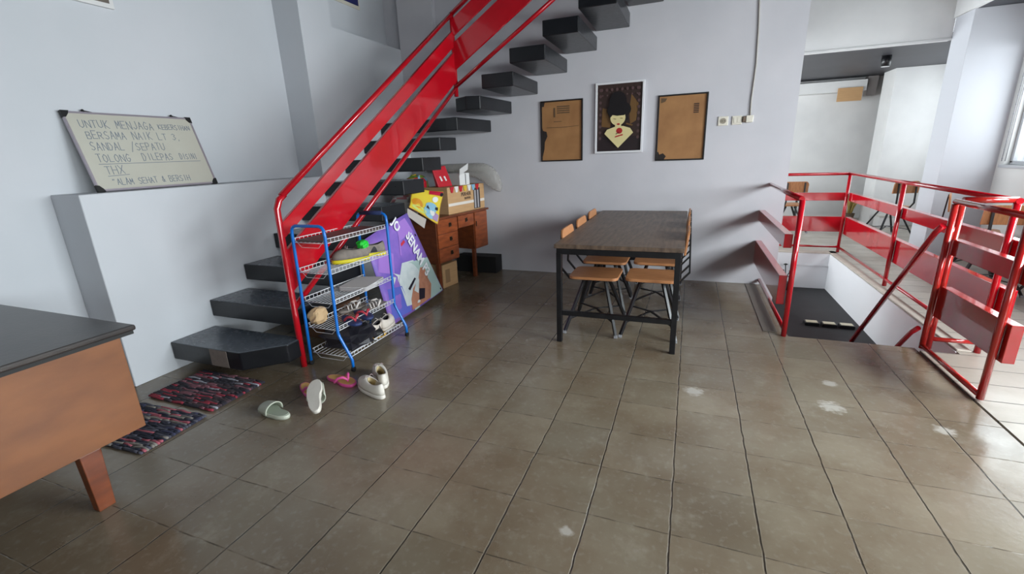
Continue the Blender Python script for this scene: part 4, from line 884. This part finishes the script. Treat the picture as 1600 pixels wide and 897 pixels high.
o = make_slide('flip_flop', 'navy flip-flop with red strap on fourth shelf, the one nearer the grey sandals', 'sandal', NVY, NVY, REDR, 1, Ln=.25, th=.018, strap='v'); place(o, (-2.165, 2.50, SZ[3]+.005), -.45)
o = make_slide('flip_flop', 'navy flip-flop with red strap on fourth shelf, at its near end', 'sandal', NVY, NVY, REDR, -1, Ln=.25, th=.018, strap='v'); place(o, (-2.165, 2.38, SZ[3]+.005), -.45)
o = make_slide('slide_sandal', 'mustard yellow slide sandal on bottom shelf beside white sneakers', 'sandal', mat('mustard', (190, 150, 70), .5), mat('mustard', (190, 150, 70), .5), M_RUB, 1, Ln=.23, th=.022); place(o, (-2.15, 2.545, SZ[4]+.004), PI/2-.5)
crumple('black_bag', 'soft black bag filling near end of rack bottom shelf', 'bag', -2.21, 2.38, SZ[4]+.004, .36, .30, .165, [mat('black_nylon', (26, 26, 32), .45, var=(44, 40, 48), scale=8)], 11)
crumple('tan_bag', 'small tan paper bag at back of rack fourth shelf', 'bag', -2.37, 2.29, SZ[3]+.004, .09, .13, .12, [mat('tan_paper', (196, 164, 124), .7)], 12)
b = MB()
for k in range(4): b.prism(rrect(-.11, -.15, .11, .15, .02), .008*k, .008*k+.006)
o = link('folded_cloth', b, mat('white_cotton', (200, 196, 196), .8), bevel=.002); place(o, (-2.25, 2.64, SZ[2]+.004), .2); tag(o, 'folded white cloths stacked on the third shelf of rack', 'cloth')

# ------------------------------------------------------------------ rag rugs
def rug(label, cx, cy, lx, ly, rz, base, hues, seed):
    r = random.Random(seed); t = thing('rag_rug', label, 'rug', (cx, cy, 0), rz)
    link('backing', MB().prism(rrect(-lx/2+.005, -ly/2+.005, lx/2-.005, ly/2-.005, .02), .0, .008), mat('rug_backing', (40, 34, 40), .95), t)
    mats = [mat('rag_%s_%d' % (base, i), h, .95, bump=.3, bscale=80) for i, h in enumerate(hues)]
    b = MB(); rows = 26; d = ly/rows
    for j in range(rows):
        y = -ly/2+d*(j+.5); x = -lx/2; ph = r.uniform(0, 6)
        while x < lx/2-.01:
            seg = min(r.uniform(.05, .16), lx/2-x); mi = r.choices(range(len(hues)), weights=[5, 4, 2, 2, 1][:len(hues)])[0]
            n = max(2, int(seg/.02)); pts = [(x+seg*q/n, y+.003*math.sin(ph+45*(x+seg*q/n)), .011+.002*math.sin(ph*2+60*(x+seg*q/n))) for q in range(n+1)]
            b.tube(pts, d*.6, 6, mi=mi, rs=[d*.5]+[d*.56]*(n-1)+[d*.5]); x += seg
    for v in b.bm.verts: v.co.z = max(v.co.z, .003); v.co.z = min(v.co.z, .024)
    link('braided_rags', b, mats, t)
    return t
rug('dark red and charcoal rag rug on floor before lowest stair tread', -2.80, 1.715, .57, .37, .0, 'a', [(40, 36, 46), (66, 52, 58), (140, 44, 60), (120, 76, 86), (150, 150, 160)], 1)
rug('navy and grey rag rug with pink edge beside brown desk', -2.77, 1.295, .57, .36, .05, 'b', [(34, 36, 52), (72, 72, 84), (128, 122, 116), (160, 84, 96), (54, 56, 80)], 2)
